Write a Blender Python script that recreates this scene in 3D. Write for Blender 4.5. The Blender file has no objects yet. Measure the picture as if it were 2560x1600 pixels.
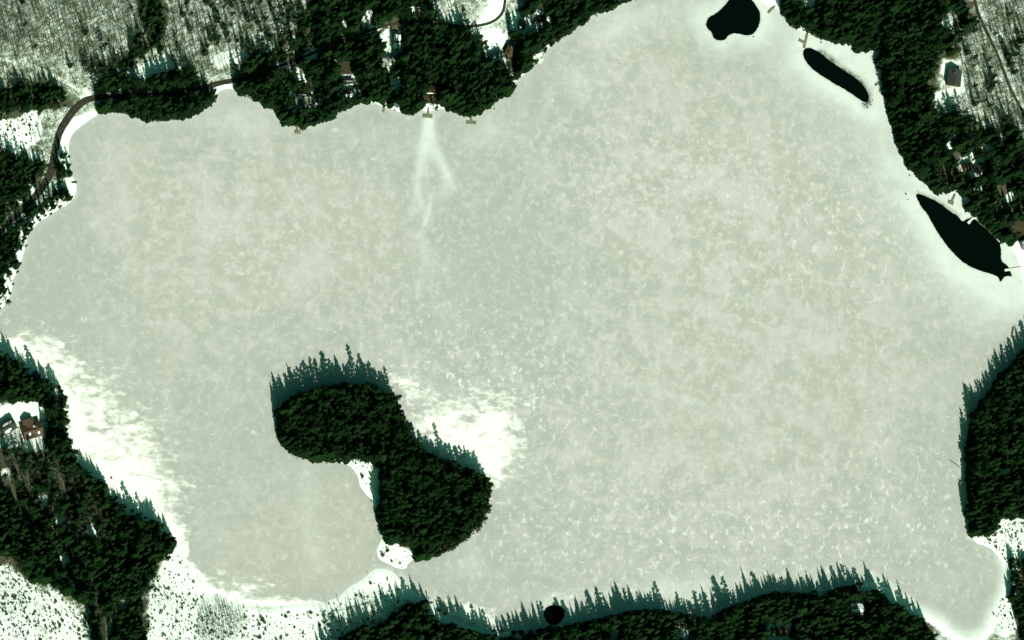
import bpy, math, random
import numpy as np
from mathutils import Vector, Matrix
from mathutils.geometry import delaunay_2d_cdt

random.seed(7)
rng = np.random.default_rng(7)
scene = bpy.context.scene
col = scene.collection
RAD = math.radians

# ------------------------------------------------------------------ camera
# A far, slightly off-nadir aerial view: the ground is seen from the south-west, tall things lean to the upper right.
W, H = 2560.0, 1600.0            # units the plan was measured in
MPU = 0.30                       # metres per plan unit
OFF = RAD(20.0)
LEAN = RAD(28.0)
DIST = 5000.0
cz = Vector((-math.sin(OFF) * math.cos(LEAN), -math.sin(OFF) * math.sin(LEAN), math.cos(OFF)))
cx = Vector((0, 1, 0)).cross(cz).normalized()
cy = cz.cross(cx).normalized()
CAM = cz * DIST
cam_d = bpy.data.cameras.new('camera')
cam = bpy.data.objects.new('camera', cam_d)
col.objects.link(cam)
cam.matrix_world = Matrix(((cx.x, cy.x, cz.x, CAM.x), (cx.y, cy.y, cz.y, CAM.y), (cx.z, cy.z, cz.z, CAM.z), (0, 0, 0, 1)))
cam_d.sensor_width = 36.0
cam_d.lens = 36.0 * DIST / (W * MPU)
cam_d.clip_start = 100.0
cam_d.clip_end = 40000.0
scene.camera = cam


def ground_at(px, py, z=0.0):
    """plan point -> world x, y on the level z"""
    u = (px - W / 2) * MPU / DIST
    v = (H / 2 - py) * MPU / DIST
    dx = -cz.x + u * cx.x + v * cy.x
    dy = -cz.y + u * cx.y + v * cy.y
    dz = -cz.z + u * cx.z + v * cy.z
    t = (z - CAM.z) / dz
    return CAM.x + t * dx, CAM.y + t * dy


def plan_of(x, y, z=0.0):
    rx, ry, rz = x - CAM.x, y - CAM.y, z - CAM.z
    d = -(rx * cz.x + ry * cz.y + rz * cz.z)
    u = (rx * cx.x + ry * cx.y + rz * cx.z) / d
    v = (rx * cy.x + ry * cy.y + rz * cy.z) / d
    return W / 2 + u * DIST / MPU, H / 2 - v * DIST / MPU


# ------------------------------------------------------------------ sky, sun, exposure
SUN_EL = RAD(40.0)
a0 = Vector(ground_at(1280, 800)); a1 = Vector(ground_at(1280 - 27, 800 - 100))
sh = (a1 - a0).normalized()                       # direction in which shadows fall
sun_dir = Vector((-sh.x * math.cos(SUN_EL), -sh.y * math.cos(SUN_EL), math.sin(SUN_EL)))
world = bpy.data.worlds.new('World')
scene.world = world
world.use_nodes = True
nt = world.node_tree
nt.nodes.clear()
sky = nt.nodes.new('ShaderNodeTexSky')
sky.sky_type = 'NISHITA'
sky.sun_disc = False
sky.sun_elevation = SUN_EL
sky.sun_rotation = math.atan2(sun_dir.x, sun_dir.y)
sky.altitude = 500
sky.air_density = 1.0
sky.dust_density = 6.0
sky.ozone_density = 1.0
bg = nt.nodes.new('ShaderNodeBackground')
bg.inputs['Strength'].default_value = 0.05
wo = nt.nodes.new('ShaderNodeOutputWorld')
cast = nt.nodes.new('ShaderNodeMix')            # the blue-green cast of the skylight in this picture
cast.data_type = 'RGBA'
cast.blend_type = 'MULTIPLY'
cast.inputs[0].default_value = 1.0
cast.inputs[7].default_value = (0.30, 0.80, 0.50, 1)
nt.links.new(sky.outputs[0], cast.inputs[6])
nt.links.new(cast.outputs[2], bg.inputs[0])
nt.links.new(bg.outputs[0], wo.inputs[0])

sun_l = bpy.data.lights.new('sun', 'SUN')
sun_l.energy = 5.0
sun_l.angle = RAD(0.5)
sun_l.color = (1.0, 0.925, 0.885)
sun_o = bpy.data.objects.new('sun', sun_l)
col.objects.link(sun_o)
sun_o.rotation_euler = sun_dir.to_track_quat('Z', 'Y').to_euler()
sun_o.location = (0, 0, 400)

vs = scene.view_settings
scene.display_settings.display_device = 'sRGB'
vs.view_transform = 'Standard'
vs.look = 'None'
vs.exposure = 0.42
vs.gamma = 1.0
vs.use_curve_mapping = False
vs.use_white_balance = True
vs.white_balance_temperature = 6500
vs.white_balance_tint = -18.0


# ------------------------------------------------------------------ helpers
def tag(o, label=None, cat=None, group=None, kind=None):
    if label: o['label'] = label
    if cat: o['category'] = cat
    if group: o['group'] = group
    if kind: o['kind'] = kind
    return o


def empty(name, loc=(0, 0, 0), rz=0.0, scale=1.0):
    o = bpy.data.objects.new(name, None)
    col.objects.link(o)
    o.empty_display_size = 0.5
    o.location = loc
    o.rotation_euler = (0, 0, rz)
    o.scale = (scale, scale, scale) if not isinstance(scale, tuple) else scale
    return o


def mesh_obj(name, me, parent=None, mat=None):
    if mat is not None and not me.materials:
        me.materials.append(mat)
    o = bpy.data.objects.new(name, me)
    col.objects.link(o)
    if parent is not None:
        o.parent = parent
    return o


class MB:
    def __init__(self):
        self.v, self.f = [], []

    def add(self, vs_, fs):
        n = len(self.v)
        self.v.extend([tuple(p) for p in vs_])
        self.f.extend([tuple(i + n for i in f) for f in fs])

    def box(self, x0, x1, y0, y1, z0, z1, m=None):
        p = [(x0, y0, z0), (x1, y0, z0), (x1, y1, z0), (x0, y1, z0), (x0, y0, z1), (x1, y0, z1), (x1, y1, z1), (x0, y1, z1)]
        if m is not None:
            p = [m @ Vector(q) for q in p]
        self.add(p, [(3, 2, 1, 0), (4, 5, 6, 7), (0, 1, 5, 4), (1, 2, 6, 5), (2, 3, 7, 6), (3, 0, 4, 7)])

    def tube(self, pts, rads, n=6, cap=True):
        pts = [Vector(p) for p in pts]
        base = len(self.v)
        for i, p in enumerate(pts):
            d = (pts[min(i + 1, len(pts) - 1)] - pts[max(i - 1, 0)]).normalized()
            a = d.orthogonal().normalized(); b = d.cross(a)
            for k in range(n):
                t = 2 * math.pi * k / n
                self.v.append(tuple(p + (a * math.cos(t) + b * math.sin(t)) * rads[i]))
        for i in range(len(pts) - 1):
            for k in range(n):
                k2 = (k + 1) % n
                self.f.append((base + i * n + k, base + i * n + k2, base + (i + 1) * n + k2, base + (i + 1) * n + k))
        if cap:
            self.f.append(tuple(base + (len(pts) - 1) * n + k for k in range(n)))

    def mesh(self, name, mat=None, smooth=False):
        me = bpy.data.meshes.new(name)
        me.from_pydata(self.v, [], self.f)
        if mat is not None:
            me.materials.append(mat)
        if smooth:
            me.polygons.foreach_set('use_smooth', [True] * len(me.polygons))
        me.update()
        return me

    def build(self, name, mat=None, parent=None, smooth=False):
        return mesh_obj(name, self.mesh(name, mat, smooth), parent)


def inside(poly, X, Y):
    """even-odd test, vectorised"""
    X = np.asarray(X, float); Y = np.asarray(Y, float)
    r = np.zeros(X.shape, bool)
    n = len(poly)
    for i in range(n):
        x0, y0 = poly[i]; x1, y1 = poly[(i + 1) % n]
        if y0 == y1:
            continue
        c = ((y0 > Y) != (y1 > Y)) & (X < (x1 - x0) * (Y - y0) / (y1 - y0) + x0)
        r ^= c
    return r


def in_any(polys, X, Y):
    r = np.zeros(np.shape(X), bool)
    for p in polys:
        r |= inside(p, X, Y)
    return r


def line_dist(pts, X, Y, closed=True):
    D = np.full(np.shape(X), 1e9)
    n = len(pts)
    for i in range(n if closed else n - 1):
        x0, y0 = pts[i]; x1, y1 = pts[(i + 1) % n]
        dx, dy = x1 - x0, y1 - y0
        L = dx * dx + dy * dy + 1e-12
        t = np.clip(((X - x0) * dx + (Y - y0) * dy) / L, 0, 1)
        D = np.minimum(D, (X - x0 - t * dx) ** 2 + (Y - y0 - t * dy) ** 2)
    return np.sqrt(D)


def smooth_poly(pts, closed=True, it=1):
    for _ in range(it):
        out = []
        n = len(pts)
        for i in range(n if closed else n - 1):
            a = pts[i]; b = pts[(i + 1) % n]
            out.append((a[0] * .75 + b[0] * .25, a[1] * .75 + b[1] * .25))
            out.append((a[0] * .25 + b[0] * .75, a[1] * .25 + b[1] * .75))
        if not closed:
            out = [pts[0]] + out + [pts[-1]]
        pts = out
    return pts


def roughen(pts, amp, seed, step=7.0):
    """cut a closed outline into short steps and shake them a little"""
    r = random.Random(seed)
    out = []
    n = len(pts)
    for i in range(n):
        a = pts[i]; b = pts[(i + 1) % n]
        L = math.hypot(b[0] - a[0], b[1] - a[1])
        k = max(1, int(L / step))
        for j in range(k):
            t = j / k
            out.append((a[0] + (b[0] - a[0]) * t + r.uniform(-amp, amp), a[1] + (b[1] - a[1]) * t + r.uniform(-amp, amp)))
    return out


def sstep(a, b, x):
    t = np.clip((x - a) / (b - a), 0, 1)
    return t * t * (3 - 2 * t)


# ------------------------------------------------------------------ materials
class NT:
    def __init__(self, name):
        self.m = bpy.data.materials.new(name)
        self.m.use_nodes = True
        self.t = self.m.node_tree
        self.t.nodes.clear()
        self.out = self.t.nodes.new('ShaderNodeOutputMaterial')
        self.b = self.t.nodes.new('ShaderNodeBsdfPrincipled')
        self.t.links.new(self.b.outputs[0], self.out.inputs[0])
        self.b.inputs['Roughness'].default_value = 0.8
        self.b.inputs['Specular IOR Level'].default_value = 0.2
        g = self.t.nodes.new('ShaderNodeNewGeometry')
        self.pos = g.outputs['Position']

    def n(self, ty, **kw):
        nd = self.t.nodes.new(ty)
        for k, v in kw.items():
            setattr(nd, k, v)
        return nd

    def put(self, sock, v):
        if isinstance(v, bpy.types.NodeSocket):
            self.t.links.new(v, sock)
        else:
            sock.default_value = v

    def noise(self, scale, detail=4, rough=.55, dist=0.0, vec=None, stretch=None, rot=0.0, off=(0, 0, 0)):
        v = vec or self.pos
        mp = self.n('ShaderNodeMapping')
        self.put(mp.inputs['Vector'], v)
        mp.inputs['Rotation'].default_value = (0, 0, rot)
        mp.inputs['Location'].default_value = off
        if stretch:
            mp.inputs['Scale'].default_value = stretch
        nd = self.n('ShaderNodeTexNoise')
        self.put(nd.inputs['Vector'], mp.outputs[0])
        nd.inputs['Scale'].default_value = scale
        nd.inputs['Detail'].default_value = detail
        nd.inputs['Roughness'].default_value = rough
        nd.inputs['Distortion'].default_value = dist
        return nd.outputs['Fac']

    def math(self, op, a, b=0.0, c=None, clamp=False):
        nd = self.n('ShaderNodeMath', operation=op, use_clamp=clamp)
        self.put(nd.inputs[0], a); self.put(nd.inputs[1], b)
        if c is not None:
            self.put(nd.inputs[2], c)
        return nd.outputs[0]

    def ramp(self, x, lo, hi, a=0.0, b=1.0):
        nd = self.n('ShaderNodeMapRange', interpolation_type='SMOOTHSTEP')
        self.put(nd.inputs['Value'], x)
        self.put(nd.inputs['From Min'], lo); self.put(nd.inputs['From Max'], hi)
        self.put(nd.inputs['To Min'], a); self.put(nd.inputs['To Max'], b)
        return nd.outputs[0]

    def mix(self, f, a, b):
        nd = self.n('ShaderNodeMix', data_type='RGBA')
        self.put(nd.inputs[0], f)
        self.put(nd.inputs[6], a if isinstance(a, bpy.types.NodeSocket) else (*a, 1))
        self.put(nd.inputs[7], b if isinstance(b, bpy.types.NodeSocket) else (*b, 1))
        return nd.outputs[2]

    def mul(self, c, f):
        nd = self.n('ShaderNodeVectorMath', operation='SCALE')
        self.put(nd.inputs[0], c); self.put(nd.inputs['Scale'], f)
        return nd.outputs[0]

    def attr(self, name):
        return self.n('ShaderNodeAttribute', attribute_name=name).outputs['Fac']

    def rand(self):
        return self.n('ShaderNodeObjectInfo').outputs['Random']

    def color(self, c):
        self.put(self.b.inputs['Base Color'], c if isinstance(c, bpy.types.NodeSocket) else (*c, 1))

    def bump(self, h, strength=.4, dist=.2):
        nd = self.n('ShaderNodeBump')
        nd.inputs['Strength'].default_value = strength
        nd.inputs['Distance'].default_value = dist
        self.put(nd.inputs['Height'], h)
        self.t.links.new(nd.outputs[0], self.b.inputs['Normal'])


def plain(name, c, var=.25, scale=1.0, rough=.8, spec=.2):
    m = NT(name)
    oi = m.n('ShaderNodeTexCoord').outputs['Object']
    f = m.noise(scale, 4, .6, vec=oi)
    f = m.ramp(f, .25, .75, 1 - var, 1 + var)
    m.color(m.mul((*c,), f) if False else m.mul(m.mix(0.0, c, c), f))
    m.b.inputs['Roughness'].default_value = rough
    m.b.inputs['Specular IOR Level'].default_value = spec
    return m.m


SNOW = (0.88, 0.885, 0.88)
M = {}
M['snow'] = plain('snow', SNOW, .04, .8)
M['deck'] = plain('weathered_deck', (0.19, 0.17, 0.12), .3, 2.0)
M['deck_pale'] = plain('snowy_deck', (0.72, 0.71, 0.66), .12, 1.5)
M['deck_dark'] = plain('wet_deck', (0.06, 0.06, 0.05), .3, 2.0)
M['post'] = plain('dock_post', (0.10, 0.085, 0.06), .2, 2.0)
M['roof_brown'] = plain('brown_shingle', (0.075, 0.045, 0.03), .35, 1.2)
M['roof_dark'] = plain('charcoal_shingle', (0.035, 0.04, 0.036), .35, 1.2)
M['roof_teal'] = plain('green_metal_roof', (0.05, 0.085, 0.075), .2, .8, .5, .4)
M['roof_olive'] = plain('olive_shingle', (0.10, 0.10, 0.07), .35, 1.2)
M['roof_grey'] = plain('grey_shingle', (0.16, 0.165, 0.15), .3, 1.2)
M['wall_log'] = plain('log_wall', (0.12, 0.075, 0.045), .25, 1.0)
M['wall_grey'] = plain('grey_siding', (0.22, 0.22, 0.2), .2, 1.0)
M['glass'] = plain('window_glass', (0.03, 0.035, 0.04), .1, 1.0, .1, .6)
M['brick'] = plain('chimney_brick', (0.2, 0.09, 0.06), .25, 3.0)
M['door'] = plain('door_paint', (0.1, 0.06, 0.04), .15, 1.0)
M['rock'] = plain('rock', (0.09, 0.09, 0.08), .4, 2.0)
M['log'] = plain('dead_wood', (0.13, 0.115, 0.09), .3, 2.0)

m = NT('bark')
m.color(m.mix(m.noise(1.5, 4, .6), (0.045, 0.037, 0.03), (0.09, 0.08, 0.065)))
M['bark'] = m.m
m = NT('pale_bark')
m.color(m.mix(m.rand(), (0.025, 0.026, 0.02), (0.07, 0.07, 0.052)))
M['pale_bark'] = m.m
m = NT('twigs')
m.color(m.mix(m.rand(), (0.07, 0.085, 0.05), (0.14, 0.158, 0.10)))
M['twigs'] = m.m


def foliage(name, a, b):
    m = NT(name)
    c = m.mix(m.rand(), a, b)
    c = m.mul(c, m.ramp(m.noise(.7, 3, .6), .3, .7, .7, 1.35))
    m.color(c)
    m.b.inputs['Roughness'].default_value = .75
    m.b.inputs['Specular IOR Level'].default_value = .05
    return m.m


M['spruce'] = foliage('spruce_needles', (0.007, 0.021, 0.006), (0.014, 0.033, 0.009))
M['pine'] = foliage('pine_needles', (0.008, 0.024, 0.007), (0.018, 0.040, 0.011))
M['shrub'] = foliage('marsh_shrub', (0.05, 0.055, 0.03), (0.09, 0.08, 0.05))
M['shrub_dark'] = foliage('dark_shrub', (0.02, 0.028, 0.015), (0.04, 0.045, 0.025))

m = NT('road_surface')
f = m.noise(.5, 5, .65)
c = m.mix(m.ramp(f, .35, .7), (0.020, 0.019, 0.013), (0.042, 0.039, 0.028))
m.color(c)
M['road'] = m.m
m = NT('snowy_track')
f = m.noise(.35, 5, .7)
m.color(m.mix(m.ramp(f, .36, .5), (0.16, 0.145, 0.105), (0.66, 0.66, 0.62)))
M['track'] = m.m

m = NT('open_water')
m.color((0.001, 0.003, 0.002))
m.b.inputs['Roughness'].default_value = .1
m.b.inputs['Specular IOR Level'].default_value = .06
m.bump(m.noise(1.2, 3, .5), .06, .05)
M['water'] = m.m

# forest floor, snow, marsh
m = NT('ground')
sn = m.attr('snow'); br = m.attr('brown')
n1 = m.noise(.16, 6, .68, .5)
n2 = m.noise(1.1, 4, .6)
nn = m.math('ADD', m.math('MULTIPLY', n1, .55), m.math('MULTIPLY', n2, .45))
litter = m.mix(m.ramp(m.noise(.4, 4, .6), .35, .65), (0.068, 0.08, 0.044), (0.14, 0.155, 0.095))
soil = m.mix(m.noise(.3, 4, .6), (0.026, 0.020, 0.012), (0.06, 0.043, 0.026))
base = m.mix(br, litter, soil)
thr = m.math('SUBTRACT', 1.0, sn)
cov = m.ramp(nn, m.math('SUBTRACT', thr, .12), m.math('ADD', thr, .12))
m.color(m.mix(cov, base, m.mix(m.noise(.5, 3, .5), (0.80, 0.81, 0.79), (0.90, 0.90, 0.89))))
m.b.inputs['Roughness'].default_value = .85
m.bump(nn, .5, .35)
M['ground'] = m.m

# lake ice with thin snow
m = NT('lake_ice')
warm = m.attr('warm'); drift = m.attr('drift'); white = m.attr('white'); wet = m.attr('wet'); fleck = m.attr('fleck'); wind = m.attr('wind'); mot = m.attr('mot')
nl = m.noise(.011, 5, .6, .3)
nm = m.noise(.085, 7, .66, .25)
nc = m.noise(.028, 5, .6, .3, off=(4, 90, 0))
nf = m.noise(.20, 5, .62, .35, off=(31, 7, 0))
ng = m.noise(1.3, 4, .7)
GREEN = (0.372, 0.355, 0.352)
WARM = (0.409, 0.373, 0.368)
f = m.ramp(m.math('ADD', warm, m.math('MULTIPLY', m.math('SUBTRACT', m.math('ADD', m.math('MULTIPLY', nl, .5), m.math('MULTIPLY', nm, .5)), .5), 2.8)), .1, .9)
c = m.mix(f, GREEN, WARM)
c = m.mix(m.math('MULTIPLY', m.attr('tan'), m.ramp(nc, .3, .6, .5, 1.0)), c, (0.395, 0.352, 0.318))
c = m.mix(m.math('MULTIPLY', m.ramp(nc, .44, .64), m.math('MULTIPLY', mot, .75)), c, (0.533, 0.476, 0.495))
c = m.mix(m.math('MULTIPLY', m.ramp(m.math('ADD', m.math('MULTIPLY', nm, .6), m.math('MULTIPLY', nf, .4)), .46, .60), m.math('MULTIPLY_ADD', mot, .85, .08)), c, (0.539, 0.472, 0.489))
c = m.mix(m.math('MULTIPLY', m.ramp(nm, .48, .32), .35), c, (0.345, 0.331, 0.330))
c = m.mix(m.math('MULTIPLY', m.ramp(nf, .52, .70), m.math('MULTIPLY', fleck, .65)), c, (0.605, 0.537, 0.558))
nw = m.noise(.20, 6, .66, .2, stretch=(1.0, .75, 1), rot=RAD(-62), off=(9, 3, 0))
c = m.mix(m.math('MULTIPLY', m.ramp(nw, .545, .65), wind), c, (0.705, 0.631, 0.660))
c = m.mix(m.math('MULTIPLY', white, m.ramp(nm, .25, .6, .7, 1.0)), c, (0.643, 0.624, 0.641))
nd = m.noise(.075, 7, .66, .4, stretch=(.6, 1.2, 1), rot=RAD(-12))
nd2 = m.noise(.20, 5, .60, .4, stretch=(.7, 1.15, 1), rot=RAD(-10))
ndd = m.math('ADD', m.math('MULTIPLY', nd, .5), m.math('MULTIPLY', nd2, .5))
dthr = m.math('SUBTRACT', .70, m.math('MULTIPLY', drift, .40))
c = m.mix(m.ramp(ndd, m.math('SUBTRACT', dthr, .10), m.math('ADD', dthr, .10)), c, (0.86, 0.80, 0.80))
c = m.mix(m.math('MULTIPLY', wet, m.ramp(nf, .3, .6, 1.25, .6), clamp=True), c, (0.075, 0.09, 0.05))
c = m.mul(c, m.ramp(ng, .25, .75, .955, 1.045))
m.color(c)
m.b.inputs['Roughness'].default_value = .7
m.b.inputs['Specular IOR Level'].default_value = .15
m.bump(m.math('ADD', nm, m.math('MULTIPLY', ng, .3)), .15, .3)
M['ice'] = m.m

# ------------------------------------------------------------------ the plan: outlines traced in plan units
LAKE = [(-60, 850), (-50, 800), (-10, 782), (10, 768), (22, 745), (32, 722), (30, 702), (38, 688), (52, 655), (60, 628), (68, 592), (80, 570), (112, 545), (150, 522), (176, 506),
        (186, 492), (192, 474), (192, 458), (182, 444), (174, 425), (172, 397), (172, 357), (182, 333), (206, 312), (228, 298), (250, 283), (304, 282), (340, 296), (367, 306), (428, 302),
        (484, 292), (524, 265), (542, 238), (548, 226), (570, 222), (588, 226), (594, 235), (640, 254), (660, 268), (682, 273), (703, 305), (746, 320), (788, 313), (825, 297), (846, 279),
        (886, 264), (926, 254), (957, 266), (1000, 280), (1021, 291), (1037, 287), (1047, 272), (1068, 280), (1100, 271), (1132, 279), (1158, 294), (1190, 290), (1222, 267), (1256, 241),
        (1284, 222), (1290, 204), (1312, 184), (1343, 150), (1365, 125), (1396, 100), (1428, 77), (1465, 53), (1478, 36), (1526, 24), (1550, 9), (1582, 2), (1600, -30), (1660, -75), (1780, -90),
        (1862, -60), (1884, -18), (1906, 10), (1928, 18), (1946, 24), (1962, 50), (1976, 69), (1997, 76), (2018, 84), (2052, 99), (2089, 107), (2126, 112), (2150, 131), (2177, 132), (2188, 128),
        (2198, 150), (2206, 201), (2217, 275), (2235, 333), (2252, 391), (2278, 428), (2318, 468), (2358, 484), (2383, 484), (2412, 498), (2412, 519), (2428, 538), (2446, 552), (2470, 574), (2492, 595),
        (2502, 606), (2530, 617), (2542, 647), (2553, 672), (2557, 713), (2568, 745), (2590, 780), (2595, 830), (2560, 870), (2510, 930), (2466, 985), (2424, 1042), (2416, 1100), (2414, 1160), (2416, 1248),
        (2416, 1300), (2424, 1335), (2440, 1358), (2470, 1366), (2488, 1382), (2509, 1408), (2513, 1444), (2502, 1487), (2484, 1522), (2471, 1551), (2462, 1570), (2438, 1590), (2411, 1592),
        (2380, 1574), (2357, 1553), (2322, 1531), (2286, 1520), (2262, 1502), (2212, 1462), (2180, 1452), (2140, 1462), (2055, 1480), (1984, 1486), (1927, 1480), (1870, 1502), (1815, 1522), (1765, 1548), (1700, 1534),
        (1629, 1526), (1580, 1528), (1540, 1540), (1500, 1545), (1460, 1556), (1417, 1566), (1364, 1572), (1310, 1580), (1227, 1578), (1160, 1560), (1120, 1540), (1085, 1520), (1060, 1494), (1030, 1478), (1010, 1460),
        (984, 1430), (960, 1420), (935, 1421), (914, 1443), (871, 1467), (850, 1491), (797, 1510), (718, 1510), (676, 1523), (625, 1518), (596, 1504), (559, 1504), (531, 1491), (508, 1457), (484, 1417), (460, 1390), (436, 1374),
        (432, 1348), (418, 1326), (370, 1300), (312, 1272), (292, 1242), (250, 1210), (190, 1168), (174, 1115), (166, 1060), (160, 1015), (158, 994), (138, 970), (112, 948), (74, 918), (39, 898), (0, 880), (-30, 870)]
ISLAND = [(700, 1105), (690, 1075), (692, 1035), (705, 1015), (745, 990), (800, 972), (880, 965), (940, 975), (985, 995), (998, 1040), (1015, 1085), (1030, 1110), (1070, 1140), (1150, 1172), (1205, 1195), (1222, 1215),
          (1212, 1255), (1214, 1280), (1180, 1325), (1155, 1350), (1115, 1378), (1060, 1402), (1042, 1394), (1016, 1410), (1018, 1421), (998, 1422), (969, 1410), (951, 1402), (940, 1385), (946, 1362), (958, 1342),
          (950, 1310), (940, 1280), (930, 1250), (912, 1232), (899, 1215), (896, 1193), (880, 1170), (862, 1158), (788, 1152), (735, 1144)]
POOLS = [
    [(1822, 0), (1809, 16), (1790, 34), (1772, 42), (1764, 58), (1767, 69), (1780, 82), (1783, 95), (1796, 102), (1814, 100), (1820, 88), (1838, 82), (1870, 90), (1888, 82), (1899, 61), (1902, 34), (1891, 13), (1876, -4), (1862, -28), (1838, -28)],
    [(2010, 122), (2007, 132), (2011, 148), (2026, 169), (2047, 185), (2068, 198), (2089, 212), (2110, 222), (2126, 233), (2145, 246), (2158, 255), (2168, 257), (2174, 247), (2169, 228), (2153, 206), (2132, 189), (2105, 172), (2076, 152), (2052, 132), (2034, 122), (2020, 119)],
    [(2288, 487), (2299, 484), (2330, 497), (2352, 509), (2374, 527), (2397, 541), (2406, 555), (2416, 547), (2440, 540), (2480, 560), (2512, 590), (2500, 608), (2504, 630), (2502, 652), (2519, 663), (2527, 680), (2530, 692), (2524, 690), (2511, 691), (2505, 701), (2499, 704), (2497, 694), (2483, 686), (2455, 679), (2413, 661), (2386, 636), (2366, 613), (2347, 586), (2330, 558), (2319, 536), (2302, 516), (2294, 499)],
    [(1380, 1511), (1399, 1515), (1413, 1524), (1412, 1539), (1404, 1552), (1394, 1562), (1380, 1564), (1367, 1557), (1361, 1544), (1358, 1532), (1364, 1519)],
]
# dark conifer canopy as seen
CAN = {
    'band of conifers above the snowy clearing': [(-40, 232), (0, 228), (40, 214), (106, 206), (159, 220), (180, 238), (180, 265), (143, 272), (87, 272), (16, 288), (0, 318), (-40, 330)],
    'conifer ridge cutting through the bare woods': [(347, -40), (390, -40), (417, 53), (415, 84), (391, 116), (354, 150), (335, 171), (289, 171), (325, 130), (322, 114), (362, 82), (348, 53)],
    'conifer stand between road and upper-left bay': [(222, 210), (265, 196), (307, 190), (365, 201), (423, 185), (450, 169), (489, 185), (516, 209), (545, 228), (526, 262), (484, 290), (428, 301), (367, 298), (304, 278), (246, 278), (258, 254), (304, 248), (304, 228), (240, 228)],
    'cottage woods along the upper shore': [(588, 182), (640, 135), (690, 112), (740, 60), (780, 20), (790, -40), (1140, -40), (1150, 60), (1215, 100), (1220, 160), (1260, 165), (1280, 190), (1300, 120), (1270, 90), (1300, 30), (1330, 0), (1340, -40), (1590, -40), (1572, 5), (1526, 25), (1476, 34), (1465, 53), (1396, 100), (1343, 143), (1312, 182), (1288, 204), (1282, 225), (1222, 267), (1190, 291), (1158, 295), (1132, 276), (1060, 262), (1043, 275), (1037, 289), (1021, 292), (1000, 272), (957, 252), (928, 246), (886, 262), (846, 278), (825, 296), (788, 313), (746, 320), (703, 305), (682, 273), (658, 268), (640, 252), (590, 228)],
    'dense conifers on the upper-right shore': [(1946, 22), (1955, 0), (1950, -40), (2400, -40), (2430, 30), (2452, 60), (2440, 82), (2410, 102), (2396, 130), (2396, 172), (2360, 176), (2345, 150), (2330, 200), (2330, 260), (2350, 300), (2400, 282), (2430, 300), (2480, 320), (2530, 312), (2548, 345), (2560, 400), (2600, 440), (2600, 600), (2540, 612), (2500, 600), (2490, 592), (2440, 542), (2425, 532), (2413, 500), (2383, 484), (2319, 468), (2280, 429), (2254, 393), (2238, 335), (2220, 275), (2207, 201), (2197, 148), (2187, 124), (2150, 131), (2126, 109), (2052, 97), (2018, 82), (1997, 72), (1976, 68), (1962, 50)],
    'dark wood on the lower right shore': [(2600, 850), (2545, 885), (2500, 928), (2452, 980), (2425, 1022), (2409, 1047), (2404, 1163), (2412, 1248), (2424, 1326), (2447, 1352), (2480, 1327), (2502, 1302), (2600, 1286)],
    'conifers at the lower right corner': [(2530, 1395), (2545, 1400), (2600, 1390), (2600, 1640), (2556, 1640), (2544, 1560), (2528, 1480)],
    'long dark wood along the bottom shore': [(848, 1604), (903, 1574), (956, 1560), (996, 1536), (1043, 1504), (1064, 1499), (1088, 1528), (1104, 1560), (1134, 1562), (1166, 1573), (1227, 1591), (1325, 1592), (1364, 1578), (1417, 1570), (1470, 1562), (1513, 1549), (1550, 1549), (1589, 1531), (1629, 1531), (1700, 1540), (1771, 1558), (1824, 1529), (1878, 1511), (1927, 1490), (1984, 1497), (2055, 1494), (2144, 1469), (2190, 1476), (2230, 1505), (2280, 1530), (2310, 1550), (2340, 1590), (2340, 1650), (790, 1650)],
    'roadside conifers at the left edge': [(-40, 390), (0, 385), (30, 375), (75, 390), (95, 410), (122, 398), (122, 440), (96, 480), (50, 520), (0, 572), (-40, 600)],
    'lakeside conifers beside the curving road': [(140, 372), (158, 380), (174, 410), (172, 440), (150, 444), (138, 424)],
    'conifers fringing the left shore': [(112, 504), (140, 478), (155, 468), (172, 474), (194, 490), (160, 506), (130, 532), (95, 552), (72, 580), (64, 610), (52, 640), (57, 655), (27, 690), (17, 740), (0, 767), (-40, 780), (-40, 610), (0, 590), (50, 548)],
    'lower-left lakeside wood': [(-40, 862), (0, 877), (39, 898), (74, 916), (119, 955), (140, 970), (164, 996), (163, 1020), (170, 1059), (184, 1115), (192, 1163), (253, 1193), (267, 1232), (304, 1242), (317, 1277), (370, 1298), (405, 1315), (439, 1348), (430, 1378), (400, 1422), (370, 1452), (360, 1490), (320, 1500), (290, 1500), (270, 1530), (262, 1650), (236, 1650), (225, 1515), (185, 1502), (178, 1482), (130, 1480), (120, 1457), (80, 1455), (55, 1432), (25, 1402), (-40, 1370)],
    'conifer clump beside the bottom-left road': [(296, 1540), (339, 1507), (368, 1498), (356, 1549), (368, 1570), (374, 1650), (272, 1650), (280, 1580)],
    'upper lobe of the island': [(696, 1023), (710, 1001), (762, 975), (803, 962), (840, 960), (899, 949), (958, 971), (999, 986), (1010, 1023), (1029, 1078), (1033, 1100), (1000, 1150), (936, 1156), (862, 1153), (788, 1150), (733, 1142), (703, 1114), (690, 1082)],
    'lower lobe of the island': [(1000, 1120), (1033, 1097), (1055, 1127), (1103, 1141), (1158, 1164), (1196, 1178), (1229, 1190), (1233, 1215), (1218, 1253), (1226, 1278), (1188, 1327), (1162, 1353), (1121, 1378), (1062, 1404), (1044, 1386), (996, 1371), (966, 1349), (955, 1319), (944, 1278), (940, 1230), (942, 1193), (936, 1156), (970, 1140)],
}
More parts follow.
